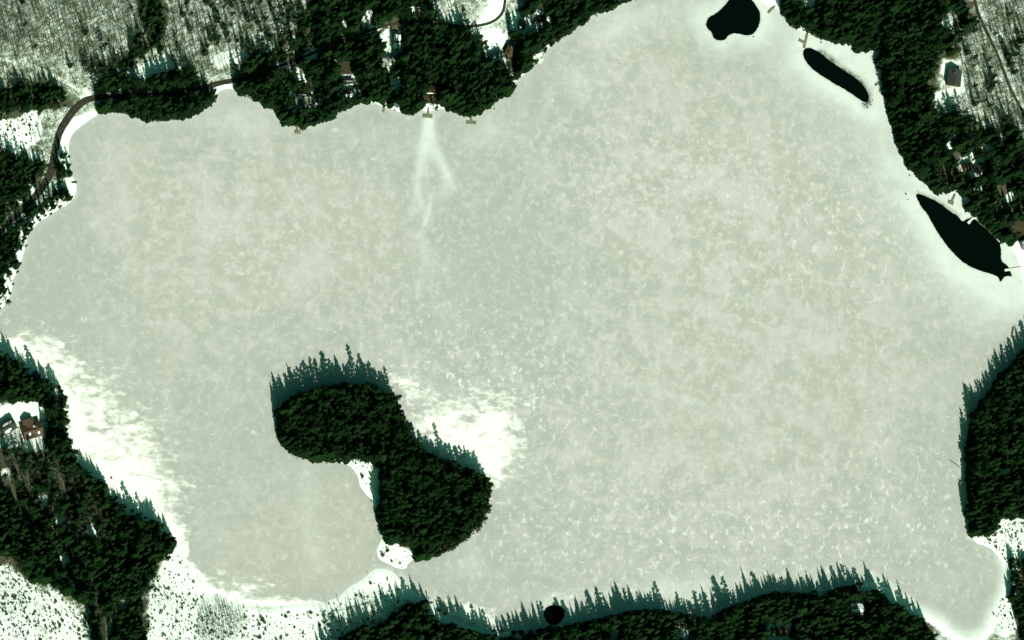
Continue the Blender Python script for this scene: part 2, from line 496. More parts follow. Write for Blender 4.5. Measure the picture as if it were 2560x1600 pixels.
CLEAR = [
    [(712, 166), (746, 168), (768, 200), (768, 217), (748, 210), (725, 192)],
    [(926, 98), (972, 72), (1008, 82), (1006, 130), (988, 172), (980, 184), (944, 168), (950, 140), (962, 130), (958, 106)],
    [(970, 196), (1000, 188), (996, 238), (986, 238)],
    [(834, 150), (880, 150), (884, 196), (850, 190)],
    [(850, 194), (884, 194), (904, 240), (880, 250), (852, 246)],
    [(724, 232), (780, 228), (806, 256), (790, 276), (726, 272)],
    [(1064, 212), (1090, 212), (1086, 262), (1060, 262)],
    [(1180, 40), (1220, 0), (1230, -40), (1268, -40), (1268, 40), (1220, 66)],
    [(1200, 72), (1268, 60), (1272, 100), (1256, 156), (1214, 152), (1210, 100)],
    [(1190, 120), (1200, 115), (1205, 160), (1192, 160)],
    [(1262, 104), (1288, 104), (1288, 142), (1262, 142)],
    [(1284, 38), (1350, 30), (1366, 60), (1320, 92), (1284, 80)],
    [(1080, 0), (1140, -10), (1150, 56), (1090, 50)],
    [(905, 20), (935, 20), (925, 70), (900, 65)],
    [(800, 120), (760, 145), (758, 128), (790, 115)],
    [(1985, -10), (2042, -10), (2034, 14), (2012, 30), (1996, 34), (1990, 20)],
    [(2352, 150), (2402, 150), (2414, 222), (2400, 240), (2346, 262), (2342, 236), (2362, 222), (2362, 180)],
    [(2396, 392), (2464, 400), (2464, 440), (2432, 442), (2398, 424)],
    [(2524, 556), (2600, 540), (2600, 606), (2540, 606)],
    [(2170, 90), (2200, 55), (2205, 80), (2178, 98)],
    [(2360, 30), (2390, 40), (2385, 80), (2360, 70)],
    [(2460, 1140), (2474, 1128), (2478, 1152), (2462, 1156)],
    [(1522, 1572), (1548, 1572), (1548, 1604), (1522, 1604)],
    [(2112, 1500), (2162, 1500), (2162, 1544), (2112, 1544)],
    [(1914, 1558), (1980, 1558), (1980, 1606), (1914, 1606)],
    [(1694, 1570), (1724, 1576), (1724, 1604), (1694, 1604)],
    [(2084, 1558), (2098, 1558), (2098, 1584), (2084, 1584)],
    [(-40, 1006), (80, 1004), (112, 1022), (122, 1062), (112, 1126), (60, 1126), (-40, 1120)],
    [(140, 1390), (165, 1402), (180, 1452), (165, 1460)],
]
GAPS = [(732, 126, 9, 4), (782, 134, 20, 6), (703, 161, 10, 4), (845, 178, 10, 5), (868, 191, 14, 5), (900, 238, 9, 9), (824, 250, 12, 9), (728, 250, 6, 8), (910, 82, 14, 5), (940, 70, 14, 6), (1020, 112, 7, 8), (855, 60, 8, 14), (1178, 130, 8, 10), (1192, 152, 6, 7), (1100, 92, 6, 12), (1080, 222, 6, 8), (1210, 178, 8, 7), (1300, 88, 9, 7), (1370, 44, 10, 7), (1030, 30, 10, 16), (1060, 20, 8, 14), (670, 120, 10, 8), (740, 95, 8, 12), (1345, 22, 12, 5),
        (2188, 80, 9, 6), (2150, 52, 5, 6), (2240, 215, 3, 8), (2372, 58, 12, 8), (2395, 78, 12, 8), (2450, 470, 6, 6), (2470, 372, 10, 7), (2500, 350, 10, 12), (2370, 368, 10, 10), (2385, 338, 8, 9), (2300, 268, 5, 4), (2455, 455, 5, 5), (2520, 500, 8, 12), (80, 470, 7, 12), (50, 500, 6, 8), (60, 540, 5, 12), (15, 1180, 14, 10), (110, 1240, 12, 16), (150, 1300, 16, 12), (245, 1385, 12, 10), (320, 1380, 6, 10), (100, 1420, 6, 10), (200, 1250, 10, 10), (230, 1330, 14, 12), (1830, 1588, 8, 10), (1610, 1590, 8, 8), (2010, 1590, 8, 8), (2250, 1580, 8, 6), (1240, 1598, 10, 5), (2530, 1110, 6, 4), (2490, 1200, 6, 7)]
for _x, _y, _a, _b in GAPS:
    _g = [(_x + math.cos(k * .785) * _a, _y + math.sin(k * .785) * _b) for k in range(8)]
    CLEAR.append(_g)
GAP_POLY = CLEAR[-len(GAPS):]
BARE = [  # leafless woods: outline, spacing
    ([(-40, -40), (350, -40), (350, 55), (366, 85), (326, 122), (290, 164), (230, 166), (100, 166), (50, 152), (-40, 140)], 10.5),
    ([(-40, 158), (50, 166), (170, 218), (40, 212), (-40, 224)], 11.5),
    ([(394, -40), (790, -40), (740, 60), (690, 112), (640, 135), (590, 175), (560, 190), (500, 196), (440, 160), (400, 150), (396, 118), (418, 82), (416, 50)], 11.0),
    ([(92, 276), (148, 286), (134, 330), (112, 376), (84, 376)], 15.0),
    ([(2400, -40), (2600, -40), (2600, 440), (2560, 400), (2546, 345), (2530, 312), (2480, 320), (2430, 300), (2404, 286), (2418, 222), (2398, 172), (2398, 130), (2440, 82), (2452, 60)], 11.0),
    ([(1080, -10), (1140, -10), (1150, 56), (1090, 50)], 15.0),
    ([(-40, 1130), (110, 1126), (200, 1200), (272, 1290), (282, 1380), (200, 1360), (80, 1270), (-40, 1200)], 12.0),
    ([(500, 1520), (560, 1512), (618, 1550), (575, 1610), (500, 1610)], 6.0),
    ([(330, 130), (420, 118), (440, 160), (340, 190), (300, 180)], 26.0),
    ([(2540, 330), (2600, 330), (2600, 480), (2565, 470)], 15.0),
    ([(170, 166), (300, 168), (228, 204), (196, 236), (182, 214)], 13.0),
    ([(800, 1540), (900, 1510), (960, 1500), (990, 1520), (900, 1566), (820, 1590)], 9.5),
]
MARSH = [
    [(-40, 1385), (25, 1405), (60, 1440), (130, 1490), (185, 1512), (225, 1560), (238, 1610), (238, 1650), (-40, 1650)],
    [(436, 1376), (458, 1398), (482, 1425), (504, 1462), (528, 1497), (600, 1514), (680, 1532), (800, 1520), (873, 1478), (937, 1430), (983, 1438), (1009, 1468), (1000, 1505), (950, 1555), (845, 1590), (835, 1650), (380, 1650), (366, 1560), (364, 1490), (405, 1425)],
    [(2450, 1360), (2502, 1310), (2600, 1290), (2600, 1400), (2535, 1425), (2510, 1400), (2485, 1376)],
    [(-40, 305), (20, 292), (98, 278), (96, 340), (54, 372), (-40, 376)],
    [(2520, 1430), (2545, 1420), (2548, 1580), (2500, 1580), (2490, 1540)],
]
BARE.append((MARSH[0], 13.0)); BARE.append((MARSH[1], 15.0)); BARE.append((MARSH[2], 14.0))
SHORE = [
    [(-60, 480), (196, 440), (160, 420), (140, 380), (170, 290), (240, 280), (250, 320), (210, 560), (60, 800), (-60, 900)],
    [(540, 210), (600, 210), (600, 245), (540, 245)], [(918, 240), (1015, 258), (1012, 290), (918, 270)], [(1040, 262), (1115, 258), (1115, 290), (1040, 290)],
    [(1284, 170), (1316, 170), (1316, 210), (1284, 220)], [(1332, 130), (1376, 110), (1376, 150), (1336, 165)], [(1890, -30), (1952, -10), (1950, 40), (1890, 40)],
    [(2174, 110), (2206, 110), (2212, 160), (2176, 150)], [(1990, 60), (2020, 60), (2020, 95), (1990, 95)], [(2372, 470), (2440, 480), (2440, 550), (2372, 520)],
    [(2495, 600), (2640, 560), (2640, 860), (2540, 860), (2490, 720)], [(2385, 1260), (2440, 1250), (2640, 1290), (2640, 1660), (2140, 1660), (2150, 1420), (2430, 1480)],
    [(-60, 850), (100, 900), (240, 1150), (330, 1230), (460, 1330), (420, 1380), (240, 1240), (150, 1100), (140, 990), (-60, 930)], [(420, 1360), (1020, 1400), (1040, 1520), (420, 1660)],
    [(855, 1150), (950, 1150), (950, 1270), (880, 1260)], [(930, 1330), (1050, 1385), (1030, 1440), (930, 1420)], [(1000, 1440), (1300, 1500), (1300, 1600), (1010, 1540)]]
SPITS = [[(862, 1158), (940, 1156), (946, 1200), (942, 1262), (930, 1250), (912, 1232), (899, 1215), (896, 1193)],
         [(958, 1342), (1046, 1388), (1016, 1410), (1018, 1421), (998, 1422), (969, 1410), (951, 1402), (940, 1385)]]
BRIGHT = [  # snowfields without leaf litter
    [(-40, 300), (100, 276), (96, 340), (52, 372), (-40, 372)],
    [(345, 178), (420, 134), (432, 172), (385, 196)], [(525, 140), (600, 128), (625, 150), (560, 172), (540, 172)],
    [(544, 216), (592, 216), (596, 236), (544, 236)],
    [(1185, 55), (1215, 20), (1232, -30), (1262, -30), (1258, 24), (1240, 50), (1210, 60)],
    [(1200, 78), (1250, 80), (1262, 108), (1238, 128), (1216, 132)],
    [(712, 168), (744, 170), (766, 200), (764, 214), (746, 206)],
    [(932, 96), (962, 88), (966, 102), (952, 112)], [(964, 76), (978, 76), (980, 150), (968, 140)], [(974, 200), (996, 190), (992, 236)],
    [(1285, 44), (1308, 40), (1312, 88), (1288, 84)],
    [(1988, -10), (2040, -10), (2030, 12), (1994, 32)],
    [(2344, 150), (2390, 150), (2396, 172), (2362, 184), (2350, 178)], [(2400, 180), (2416, 222), (2408, 226), (2396, 190)], [(2332, 225), (2350, 230), (2350, 260), (2336, 250)],
    [(2398, 395), (2432, 385), (2462, 410), (2438, 436), (2426, 412)],
    [(-40, 1006), (80, 1006), (110, 1024), (112, 1050), (60, 1052), (0, 1036), (-40, 1040)], [(60, 1100), (110, 1080), (118, 1110), (70, 1130)],
    [(142, 1392), (160, 1402), (176, 1450), (168, 1456)],
    [(1522, 1574), (1546, 1574), (1546, 1604), (1522, 1604)], [(1916, 1560), (1978, 1560), (1978, 1606), (1916, 1606)], [(1696, 1572), (1722, 1576), (1722, 1604), (1696, 1604)],
    [(2464, 1142), (2472, 1134), (2474, 1150)],
    [(196, 258), (200, 228), (215, 218), (212, 250)],
]
BRIGHT += GAP_POLY
BROWN = [
    [(836, 150), (880, 150), (882, 198), (852, 196)], [(735, 215), (790, 205), (790, 235), (740, 238)], [(1046, 240), (1140, 246), (1136, 276), (1096, 268), (1050, 268)],
    [(1056, 196), (1090, 196), (1090, 232), (1060, 232)], [(940, 248), (1000, 250), (1000, 272), (950, 262)], [(1262, 105), (1290, 105), (1290, 150), (1262, 150)],
    [(1280, 120), (1330, 110), (1340, 145), (1290, 175)], [(2526, 556), (2600, 540), (2600, 606), (2540, 606)], [(1996, 48), (2022, 48), (2026, 70), (1998, 70)], [(1330, 20), (1380, 20), (1370, 50), (1330, 50)],
    [(735, 1132), (870, 1140), (870, 1154), (740, 1148)], [(960, 1335), (1045, 1370), (1045, 1388), (965, 1352)],
]
ROAD_MAIN = [(1262, -40), (1262, 16), (1251, 42), (1222, 60), (1170, 68), (1100, 62), (1024, 57), (971, 62), (931, 74), (878, 93), (804, 124), (772, 137), (703, 164), (640, 186), (592, 200), (548, 207), (500, 222), (440, 235), (370, 240), (300, 240), (240, 243), (215, 249), (195, 264), (175, 287), (155, 317), (144, 347), (139, 372), (133, 402), (126, 434), (112, 462), (92, 487), (60, 520), (20, 560), (-40, 615)]
ROAD_MAIN_W = [9] * 13 + [10, 14, 17, 18, 18, 18, 18, 19, 21, 23, 23, 23, 22, 22, 22, 24, 24, 22, 18, 14, 13, 13]
ROAD_NW = [(214, 240), (190, 218), (148, 196), (90, 169), (50, 157), (0, 148), (-40, 142)]
ROAD_E = [(2430, -40), (2436, 16), (2457, 66), (2481, 111), (2502, 164), (2521, 220), (2542, 257), (2560, 290), (2600, 360)]
ROAD_SW = [(-40, 1170), (5, 1213), (45, 1263), (79, 1306), (114, 1332), (159, 1364), (190, 1406), (225, 1451), (244, 1504), (252, 1557), (256, 1600), (260, 1660)]
DRIVE = [(972, 64), (971, 100), (973, 140), (985, 160)]

CAN = {k: roughen(p, 7.5 if 'island' in k or 'long' in k or 'dark wood' in k else 5.0, 31 + i, 17.0) for i, (k, p) in enumerate(CAN.items())}
LAKE_S = roughen(smooth_poly(LAKE, True, 1), 1.1, 3)
ISLAND_S = roughen(smooth_poly(ISLAND, True, 1), 1.1, 4)
POOLS_S = [roughen(smooth_poly(p, True, 1), .55, 5 + i, 4.0) for i, p in enumerate(POOLS)]
TW = lambda pts: [ground_at(x, y) for x, y in pts]
LAKE_W, ISL_W = TW(LAKE_S), TW(ISLAND_S)
POOLS_W = [TW(p) for p in POOLS_S]

# ------------------------------------------------------------------ ground sheet
STEP = 2.0
fx = np.arange(-480, 481, STEP); fy = np.arange(-330, 331, STEP)
far = np.array([520, 620, 850, 1300, 2200, 4000, 7000, 12000.0])
gx = np.concatenate([-far[::-1], fx, far]); gy = np.concatenate([-(far[::-1] - 150), fy, far - 150])
GX, GY = np.meshgrid(gx, gy)
sd = line_dist(LAKE_W, GX, GY)
sd = np.where(inside(LAKE_W, GX, GY), -sd, sd)
si = line_dist(ISL_W, GX, GY)
si = np.where(inside(ISL_W, GX, GY), si, -si)
SD = np.maximum(sd, si)


def vnoise(X, Y, scale, seed):
    r = np.random.default_rng(seed)
    T = r.random((64, 64))
    u = X / scale; v = Y / scale
    i = np.floor(u).astype(int); j = np.floor(v).astype(int)
    a = u - i; b = v - j
    a = a * a * (3 - 2 * a); b = b * b * (3 - 2 * b)
    g = lambda p, q: T[p % 64, q % 64]
    return (g(i, j) * (1 - a) + g(i + 1, j) * a) * (1 - b) + (g(i, j + 1) * (1 - a) + g(i + 1, j + 1) * a) * b


bump_n = (vnoise(GX, GY, 30, 1) - .5) * 1.6 + (vnoise(GX, GY, 9, 2) - .5) * .5
land = np.clip(SD, 0, None)
GZ = np.where(SD < 0, np.clip(SD * .3, -1.5, 0), np.minimum(land * .22, .55) + 3.0 * sstep(3, 90, land) + bump_n * sstep(2, 15, land))
ISL_H = np.where(si > 0, 1, 0)
PX, PY = plan_of(GX, GY, GZ)

noisy_x = PX + (vnoise(GX, GY, 7, 5) - .5) * 16 + (vnoise(GX, GY, 18, 15) - .5) * 26; noisy_y = PY + (vnoise(GX, GY, 7, 6) - .5) * 16 + (vnoise(GX, GY, 18, 16) - .5) * 26
brown = np.zeros(GX.shape)
snow = np.full(GX.shape, .465)
con = in_any(CAN.values(), noisy_x, noisy_y)
snow[con] = .34; brown[con] = .7
for p, _s in BARE[:6]:
    snow[inside(p, noisy_x, noisy_y)] = .455; brown[inside(p, noisy_x, noisy_y)] = 0
snow[in_any(MARSH, noisy_x, noisy_y)] = .62
bb = in_any(BROWN, noisy_x, noisy_y)
brown[bb] = 1; snow[bb] = .24
snow[in_any(CLEAR, PX, PY) & ~bb] = .52
snow[in_any(SPITS, PX, PY)] = .72
snow[in_any(BRIGHT, noisy_x, noisy_y)] = .86
shore_ok = in_any(SHORE, PX, PY)
snow = np.where((SD < 7) & shore_ok, np.maximum(snow, .86 - .2 * sstep(3, 7, SD)), snow)
# soften over the grid
for _ in range(1):
    s2 = snow.copy()
    s2[1:-1, 1:-1] = (snow[1:-1, 1:-1] * 4 + snow[:-2, 1:-1] + snow[2:, 1:-1] + snow[1:-1, :-2] + snow[1:-1, 2:]) / 8
    snow = s2

ny, nx = GX.shape
idx = np.arange(nx * ny).reshape(ny, nx)
quads = np.stack([idx[:-1, :-1], idx[:-1, 1:], idx[1:, 1:], idx[1:, :-1]], -1).reshape(-1, 4)
gm = bpy.data.meshes.new('ground')
gm.from_pydata(np.stack([GX, GY, GZ], -1).reshape(-1, 3).tolist(), [], quads.tolist())
for nm_, arr in (('snow', snow), ('brown', brown)):
    a = gm.attributes.new(nm_, 'FLOAT', 'POINT')
    a.data.foreach_set('value', arr.reshape(-1).astype(np.float32))
gm.materials.append(M['ground'])
gm.polygons.foreach_set('use_smooth', [True] * len(gm.polygons))
tag(mesh_obj('ground', gm), 'snow-patched forest floor around the frozen lake', kind='structure')


def gz(x, y):
    i = int(np.clip(np.searchsorted(gx, x) - 1, 0, nx - 2)); j = int(np.clip(np.searchsorted(gy, y) - 1, 0, ny - 2))
    a = (x - gx[i]) / (gx[i + 1] - gx[i]); b = (y - gy[j]) / (gy[j + 1] - gy[j])
    return float((GZ[j, i] * (1 - a) + GZ[j, i + 1] * a) * (1 - b) + (GZ[j + 1, i] * (1 - a) + GZ[j + 1, i + 1] * a) * b)


def sd_at(x, y):
    i = int(np.clip(np.searchsorted(gx, x) - 1, 0, nx - 2)); j = int(np.clip(np.searchsorted(gy, y) - 1, 0, ny - 2))
    a = (x - gx[i]) / (gx[i + 1] - gx[i]); b = (y - gy[j]) / (gy[j + 1] - gy[j])
    return float((SD[j, i] * (1 - a) + SD[j, i + 1] * a) * (1 - b) + (SD[j + 1, i] * (1 - a) + SD[j + 1, i + 1] * a) * b)


def spot(px, py):
    """plan point -> point on the ground or the ice"""
    x, y = ground_at(px, py)
    z = max(gz(x, y), 0.0)
    x, y = ground_at(px, py, z)
    return Vector((x, y, max(gz(x, y), 0.0)))


# ------------------------------------------------------------------ ice sheet with its melt holes
ICE_STEP = 3.0
ix = np.arange(-440, 441, ICE_STEP); iy = np.arange(-290, 320, ICE_STEP)
IX, IY = np.meshgrid(ix, iy)
IX = IX + rng.uniform(-.9, .9, IX.shape); IY = IY + rng.uniform(-.9, .9, IY.shape)
sdl = line_dist(LAKE_W, IX, IY); sdl = np.where(inside(LAKE_W, IX, IY), -sdl, sdl)
sdi = line_dist(ISL_W, IX, IY); sdi = np.where(inside(ISL_W, IX, IY), sdi, -sdi)
ISD = np.maximum(sdl, sdi)
keep = ISD < 6.0
for pw in POOLS_W:
    keep &= ~inside(pw, IX, IY) & (line_dist(pw, IX, IY) > .9)
verts2 = [Vector((a, b)) for a, b in zip(IX[keep], IY[keep])]
for _k in range(4200):       # closer points where the fan of streaks leaves the dock
    verts2.append(Vector(ground_at(random.uniform(1015, 1150), random.uniform(302, 680))))
edges2 = []
for pw in POOLS_W:
    b0 = len(verts2)
    verts2 += [Vector(p) for p in pw]
    edges2 += [(b0 + k, b0 + (k + 1) % len(pw)) for k in range(len(pw))]
for pw in POOLS_W:
    n = len(pw)
    for offd in (1.3, 2.6):
        for k in range(0, n, 1 if offd < 2 else 2):
            a = Vector(pw[k - 1]); b = Vector(pw[(k + 1) % n])
            nr = Vector((-(b - a).y, (b - a).x)).normalized()
            q = Vector(pw[k]) + nr * offd
            if inside(pw, np.array([q.x]), np.array([q.y]))[0]:
                q = Vector(pw[k]) - nr * offd
            if not inside(pw, np.array([q.x]), np.array([q.y]))[0]:
                verts2.append(q)
ov, oe, of, *_r = delaunay_2d_cdt(verts2, edges2, [], 0, 1e-5)
V = np.array([(p.x, p.y) for p in ov])
F = np.array([f for f in of if len(f) == 3])
C = V[F].mean(1)
ok = np.ones(len(F), bool)
for pw in POOLS_W:
    ok &= ~inside(pw, C[:, 0], C[:, 1])
e1 = np.linalg.norm(V[F[:, 0]] - V[F[:, 1]], axis=1); e2 = np.linalg.norm(V[F[:, 1]] - V[F[:, 2]], axis=1); e3 = np.linalg.norm(V[F[:, 2]] - V[F[:, 0]], axis=1)
ok &= np.maximum(np.maximum(e1, e2), e3) < 9
F = F[ok]
# flip faces that look down
ar = np.cross(V[F[:, 1]] - V[F[:, 0]], V[F[:, 2]] - V[F[:, 0]])
F[ar < 0] = F[ar < 0][:, ::-1]
vx, vy = V[:, 0], V[:, 1]
qx, qy = plan_of(vx, vy, 0.0)
dsh = line_dist(LAKE_S, qx, qy); disl = line_dist(ISLAND_S, qx, qy)
dpool = np.full(len(V), 1e9); dpools = []
for p in POOLS_S:
    d = line_dist(p, qx, qy); dpools.append(d); dpool = np.minimum(dpool, d)


def blob(x, y, rx, ry, ang=0.0):
    a = RAD(ang); dx = qx - x; dy = qy - y
    u = (dx * math.cos(a) + dy * math.sin(a)) / rx; v = (-dx * math.sin(a) + dy * math.cos(a)) / ry
    return np.exp(-(u * u + v * v))


warm = .30 + .55 * blob(520, 560, 420, 260) + .6 * blob(1750, 420, 420, 250, 20) + .45 * blob(1900, 800, 600, 300) + .35 * blob(820, 600, 260, 180) + .9 * blob(800, 1370, 230, 130) + .35 * blob(1700, 1150, 500, 200) + .4 * blob(430, 820, 120, 260) + .3 * blob(1560, 80, 120, 90)
warm += -.55 * blob(1250, 800, 220, 330) - .5 * blob(150, 720, 140, 160) - .4 * blob(560, 1050, 140, 220) - .4 * blob(1350, 330, 160, 110, -35) - .3 * blob(2380, 1200, 110, 250) - .35 * blob(1060, 330, 300, 70) - .3 * blob(1280, 1330, 120, 100) - .4 * blob(900, 920, 300, 60)
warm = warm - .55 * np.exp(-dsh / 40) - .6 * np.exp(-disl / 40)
white = .75 * np.exp(-(dpools[0] / 34) ** 2) + .85 * np.exp(-(dpools[1] / 40) ** 2) + .95 * np.exp(-(dpools[2] / 44) ** 2) + .25 * np.exp(-(dpools[2] / 110) ** 2) + .25 * np.exp(-(dpools[1] / 110) ** 2) + .5 * np.exp(-(dpools[3] / 26) ** 2)
white += .55 * blob(2140, 150, 70, 40, 30) + .45 * blob(2190, 260, 50, 140, -15) + .45 * blob(2230, 420, 60, 60) + .5 * blob(2420, 690, 90, 30, 20) + .9 * blob(2545, 700, 46, 70) + .4 * blob(2480, 760, 80, 60) + .45 * blob(1540, 70, 60, 50) + .35 * blob(1450, 200, 60, 40) + .35 * blob(1180, 1410, 34, 36) + .35 * blob(1920, 60, 70, 60) + .55 * blob(1680, 1485, 260, 40, -6) + .3 * blob(2100, 1440, 100, 24) + .3 * blob(1220, 330, 60, 36) + .25 * blob(600, 300, 80, 40) + .3 * blob(1700, 30, 110, 40)
FAN = [([(1072, 298), (1052, 400), (1046, 480), (1056, 520)], 5, .55), ([(1073, 298), (1064, 420), (1072, 500), (1064, 560)], 4, .4), ([(1076, 298), (1088, 360), (1112, 420), (1134, 470)], 6, .5),
       ([(1074, 300), (1080, 380), (1122, 440)], 5, .35), ([(1070, 300), (1046, 370), (1038, 460), (1030, 540)], 5, .28), ([(1085, 470), (1070, 540), (1046, 592)], 3, .5), ([(1050, 590), (1062, 630), (1072, 660)], 7, .3), ([(1072, 300), (1062, 345), (1068, 390)], 11, .45), ([(1096, 380), (1110, 450), (1104, 500)], 8, .25)]
for line, wd, s in [(a_, b_ * 1.7, c_ * .85) for a_, b_, c_ in FAN] + [([(772, 1170), (770, 1300), (800, 1420)], 28, .18), ([(1560, 960), (1760, 1010)], 7, .22), ([(1790, 680), (1870, 760)], 7, .2)]:
    white += s * np.exp(-(line_dist(line, qx, qy, False) / wd) ** 2)
white += .65 * np.exp(-(dsh / 16) ** 2) * (qy > 1400) * (qx > 1000) + .30 * np.exp(-(dsh / 9) ** 2)
drift = .03 + .16 * blob(330, 1080, 170, 260, -35) + .42 * blob(240, 1120, 130, 210, -35) + .46 * blob(110, 890, 140, 60, 35) + .46 * blob(350, 1240, 110, 90, 40) + .75 * np.exp(-(dsh / 34) ** 2) * inside([(-60, 840), (60, 840), (260, 1080), (480, 1300), (470, 1400), (-60, 1400)], qx, qy)
drift += .62 * blob(1110, 1085, 80, 55, 40) + .52 * blob(1228, 1130, 55, 110, 15) + .26 * blob(1230, 1110, 130, 130) + .56 * blob(1020, 965, 60, 40, 40) + .22 * blob(1190, 1010, 120, 70)
drift += .45 * blob(600, 1470, 110, 40) + .75 * blob(1180, 1540, 90, 30, 14) + .8 * np.exp(-(line_dist([(480, 1415), (520, 1480), (600, 1505), (700, 1512), (800, 1508)], qx, qy, False) / 10) ** 2) + .5 * blob(2240, 1480, 80, 22, 40) + .08 * blob(1800, 1330, 500, 110)
drift += .25 * blob(1480, 1480, 140, 30)
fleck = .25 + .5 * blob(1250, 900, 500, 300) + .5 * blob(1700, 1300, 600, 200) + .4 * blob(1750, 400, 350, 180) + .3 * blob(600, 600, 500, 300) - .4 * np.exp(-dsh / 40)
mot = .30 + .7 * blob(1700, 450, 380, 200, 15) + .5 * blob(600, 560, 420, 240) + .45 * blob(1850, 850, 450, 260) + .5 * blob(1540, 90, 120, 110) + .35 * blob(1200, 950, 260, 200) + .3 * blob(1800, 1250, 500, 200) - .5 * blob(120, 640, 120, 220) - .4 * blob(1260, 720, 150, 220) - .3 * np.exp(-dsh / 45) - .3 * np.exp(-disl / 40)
tan = .85 * blob(840, 1330, 110, 120, 20) + .6 * blob(700, 1430, 130, 60) + .35 * blob(320, 1120, 70, 180, -35)
wind = .2 + .25 * blob(1650, 480, 350, 180) + .8 * blob(1200, 1000, 260, 200) + .65 * blob(1750, 1350, 600, 130) + .4 * blob(2250, 1250, 200, 200) + .45 * blob(2150, 600, 300, 200)
wet = .75 * np.exp(-(line_dist([(2052, 128), (2105, 168), (2153, 202), (2172, 230), (2176, 256), (2160, 262)], qx, qy, False) / 6.5) ** 2) + .55 * np.exp(-(line_dist([(2294, 481), (2330, 494), (2352, 506), (2397, 538)], qx, qy, False) / 4) ** 2) + .30 * np.exp(-(dpool / 3.0) ** 2) + .25 * blob(2250, 465, 40, 12, 10) + .28 * blob(1330, 100 + 60, 10, 10)
wet += .22 * np.exp(-(line_dist([(174, 420), (176, 360), (186, 338), (210, 318)], qx, qy, False) / 4) ** 2)
im = bpy.data.meshes.new('ice')
im.from_pydata([(a, b, 0.0) for a, b in V.tolist()], [], F.tolist())
for nm_, arr in (('warm', warm), ('white', white), ('drift', drift), ('wet', wet), ('fleck', fleck), ('wind', wind), ('mot', mot), ('tan', tan)):
    a = im.attributes.new(nm_, 'FLOAT', 'POINT')
    a.data.foreach_set('value', np.clip(arr, 0, 1).astype(np.float32))
im.materials.append(M['ice'])
ice = mesh_obj('ice', im)
tag(ice, 'pale green-grey ice sheet covering the lake', kind='structure')
for p in POOLS_W:   # the broken edge of the ice round each hole and the water in it
    mb = MB()
    n = len(p)
    mb.add([(x, y, 0) for x, y in p] + [(x, y, -.35) for x, y in p], [(k, (k + 1) % n, n + (k + 1) % n, n + k) for k in range(n)])
    mb.build('ice_edge', M['ice'], ice)
water_names = ['dark open water in the two-lobed hole at the top of the ice', 'long dark open-water slot below the angled dock', 'largest dark melt hole along the right shore', 'small round dark melt hole by the bottom woods']
for p, lab in zip(POOLS_W, water_names):
    c0 = (sum(q[0] for q in p) / len(p), sum(q[1] for q in p) / len(p))
    mb = MB()
    mb.add([(c0[0] + (x - c0[0]) * 1.02, c0[1] + (y - c0[1]) * 1.02, -.22) for x, y in p], [tuple(range(len(p)))])
    w = mb.build('open_water', M['water'])
    w.data.validate()
    tag(w, lab, kind='structure')


# ------------------------------------------------------------------ roads
def strip(name, pts, width, mat, label, lift=.07):
    ws = width if isinstance(width, list) else [width] * len(pts)
    q = [(p[0], p[1], w) for p, w in zip(pts, ws)]
    for _ in range(2):
        o = [q[0]]
        for a, b in zip(q[:-1], q[1:]):
            o.append(tuple(a[i] * .75 + b[i] * .25 for i in range(3))); o.append(tuple(a[i] * .25 + b[i] * .75 for i in range(3)))
        q = o + [q[-1]]
    P = []
    for a, b in zip(q[:-1], q[1:]):
        L = math.hypot(b[0] - a[0], b[1] - a[1]) * MPU
        k = max(1, int(L / 1.5))
        P += [tuple(a[i] + (b[i] - a[i]) * j / k for i in range(3)) for j in range(k)]
    P.append(q[-1])
    G = [(*ground_at(p[0], p[1], 1.5), p[2] * MPU) for p in P]
    mb = MB()
    NA = 7
    rows = []
    for i, (x, y, w) in enumerate(G):
        a = G[max(i - 1, 0)]; b = G[min(i + 1, len(G) - 1)]
        d = Vector((b[0] - a[0], b[1] - a[1])).normalized(); nrm = Vector((-d.y, d.x))
        r = []
        for k in range(NA):
            t = (k / (NA - 1) - .5) * w * (1 + (random.uniform(-.06, .06) if k in (0, NA - 1) else 0))
            qx_, qy_ = x + nrm.x * t, y + nrm.y * t
            r.append((qx_, qy_, gz(qx_, qy_) + (lift if 0 < k < NA - 1 else -.02)))
        rows.append(r)
    mb.v = [p for r in rows for p in r]
    mb.f = [(i * NA + k, (i + 1) * NA + k, (i + 1) * NA + k + 1, i * NA + k + 1) for i in range(len(rows) - 1) for k in range(NA - 1)]
    o = mb.build(name, mat, None, True)
    tag(o, label, kind='structure')
    return [(p[0], p[1]) for p in P], ws


road_lines = []
for nm_, pts, w, mat, lab in (
        ('road', ROAD_MAIN, ROAD_MAIN_W, M['road'], 'dark bare road curving round the upper-left bay'),
        ('road', ROAD_SW, [10, 11, 12, 13, 14, 16, 19, 21, 22, 22, 22, 22], M['road'], 'dark lane running through the lower-left wood'),
        ('road', ROAD_E, 9.0, M['road'], 'narrow brown lane through bare woods at the right edge'),
        ('path', ROAD_NW, 10.0, M['track'], 'narrow snowy track running off the bend into bare woods'),
        ('path', DRIVE, 6.0, M['track'], 'short snowy drive down to the garage with split white roof')):
    P, _w = strip(nm_, pts, [q * .86 for q in w] if isinstance(w, list) else w, mat, lab)
    road_lines.append((P, (max(w) if isinstance(w, list) else w) / 2))


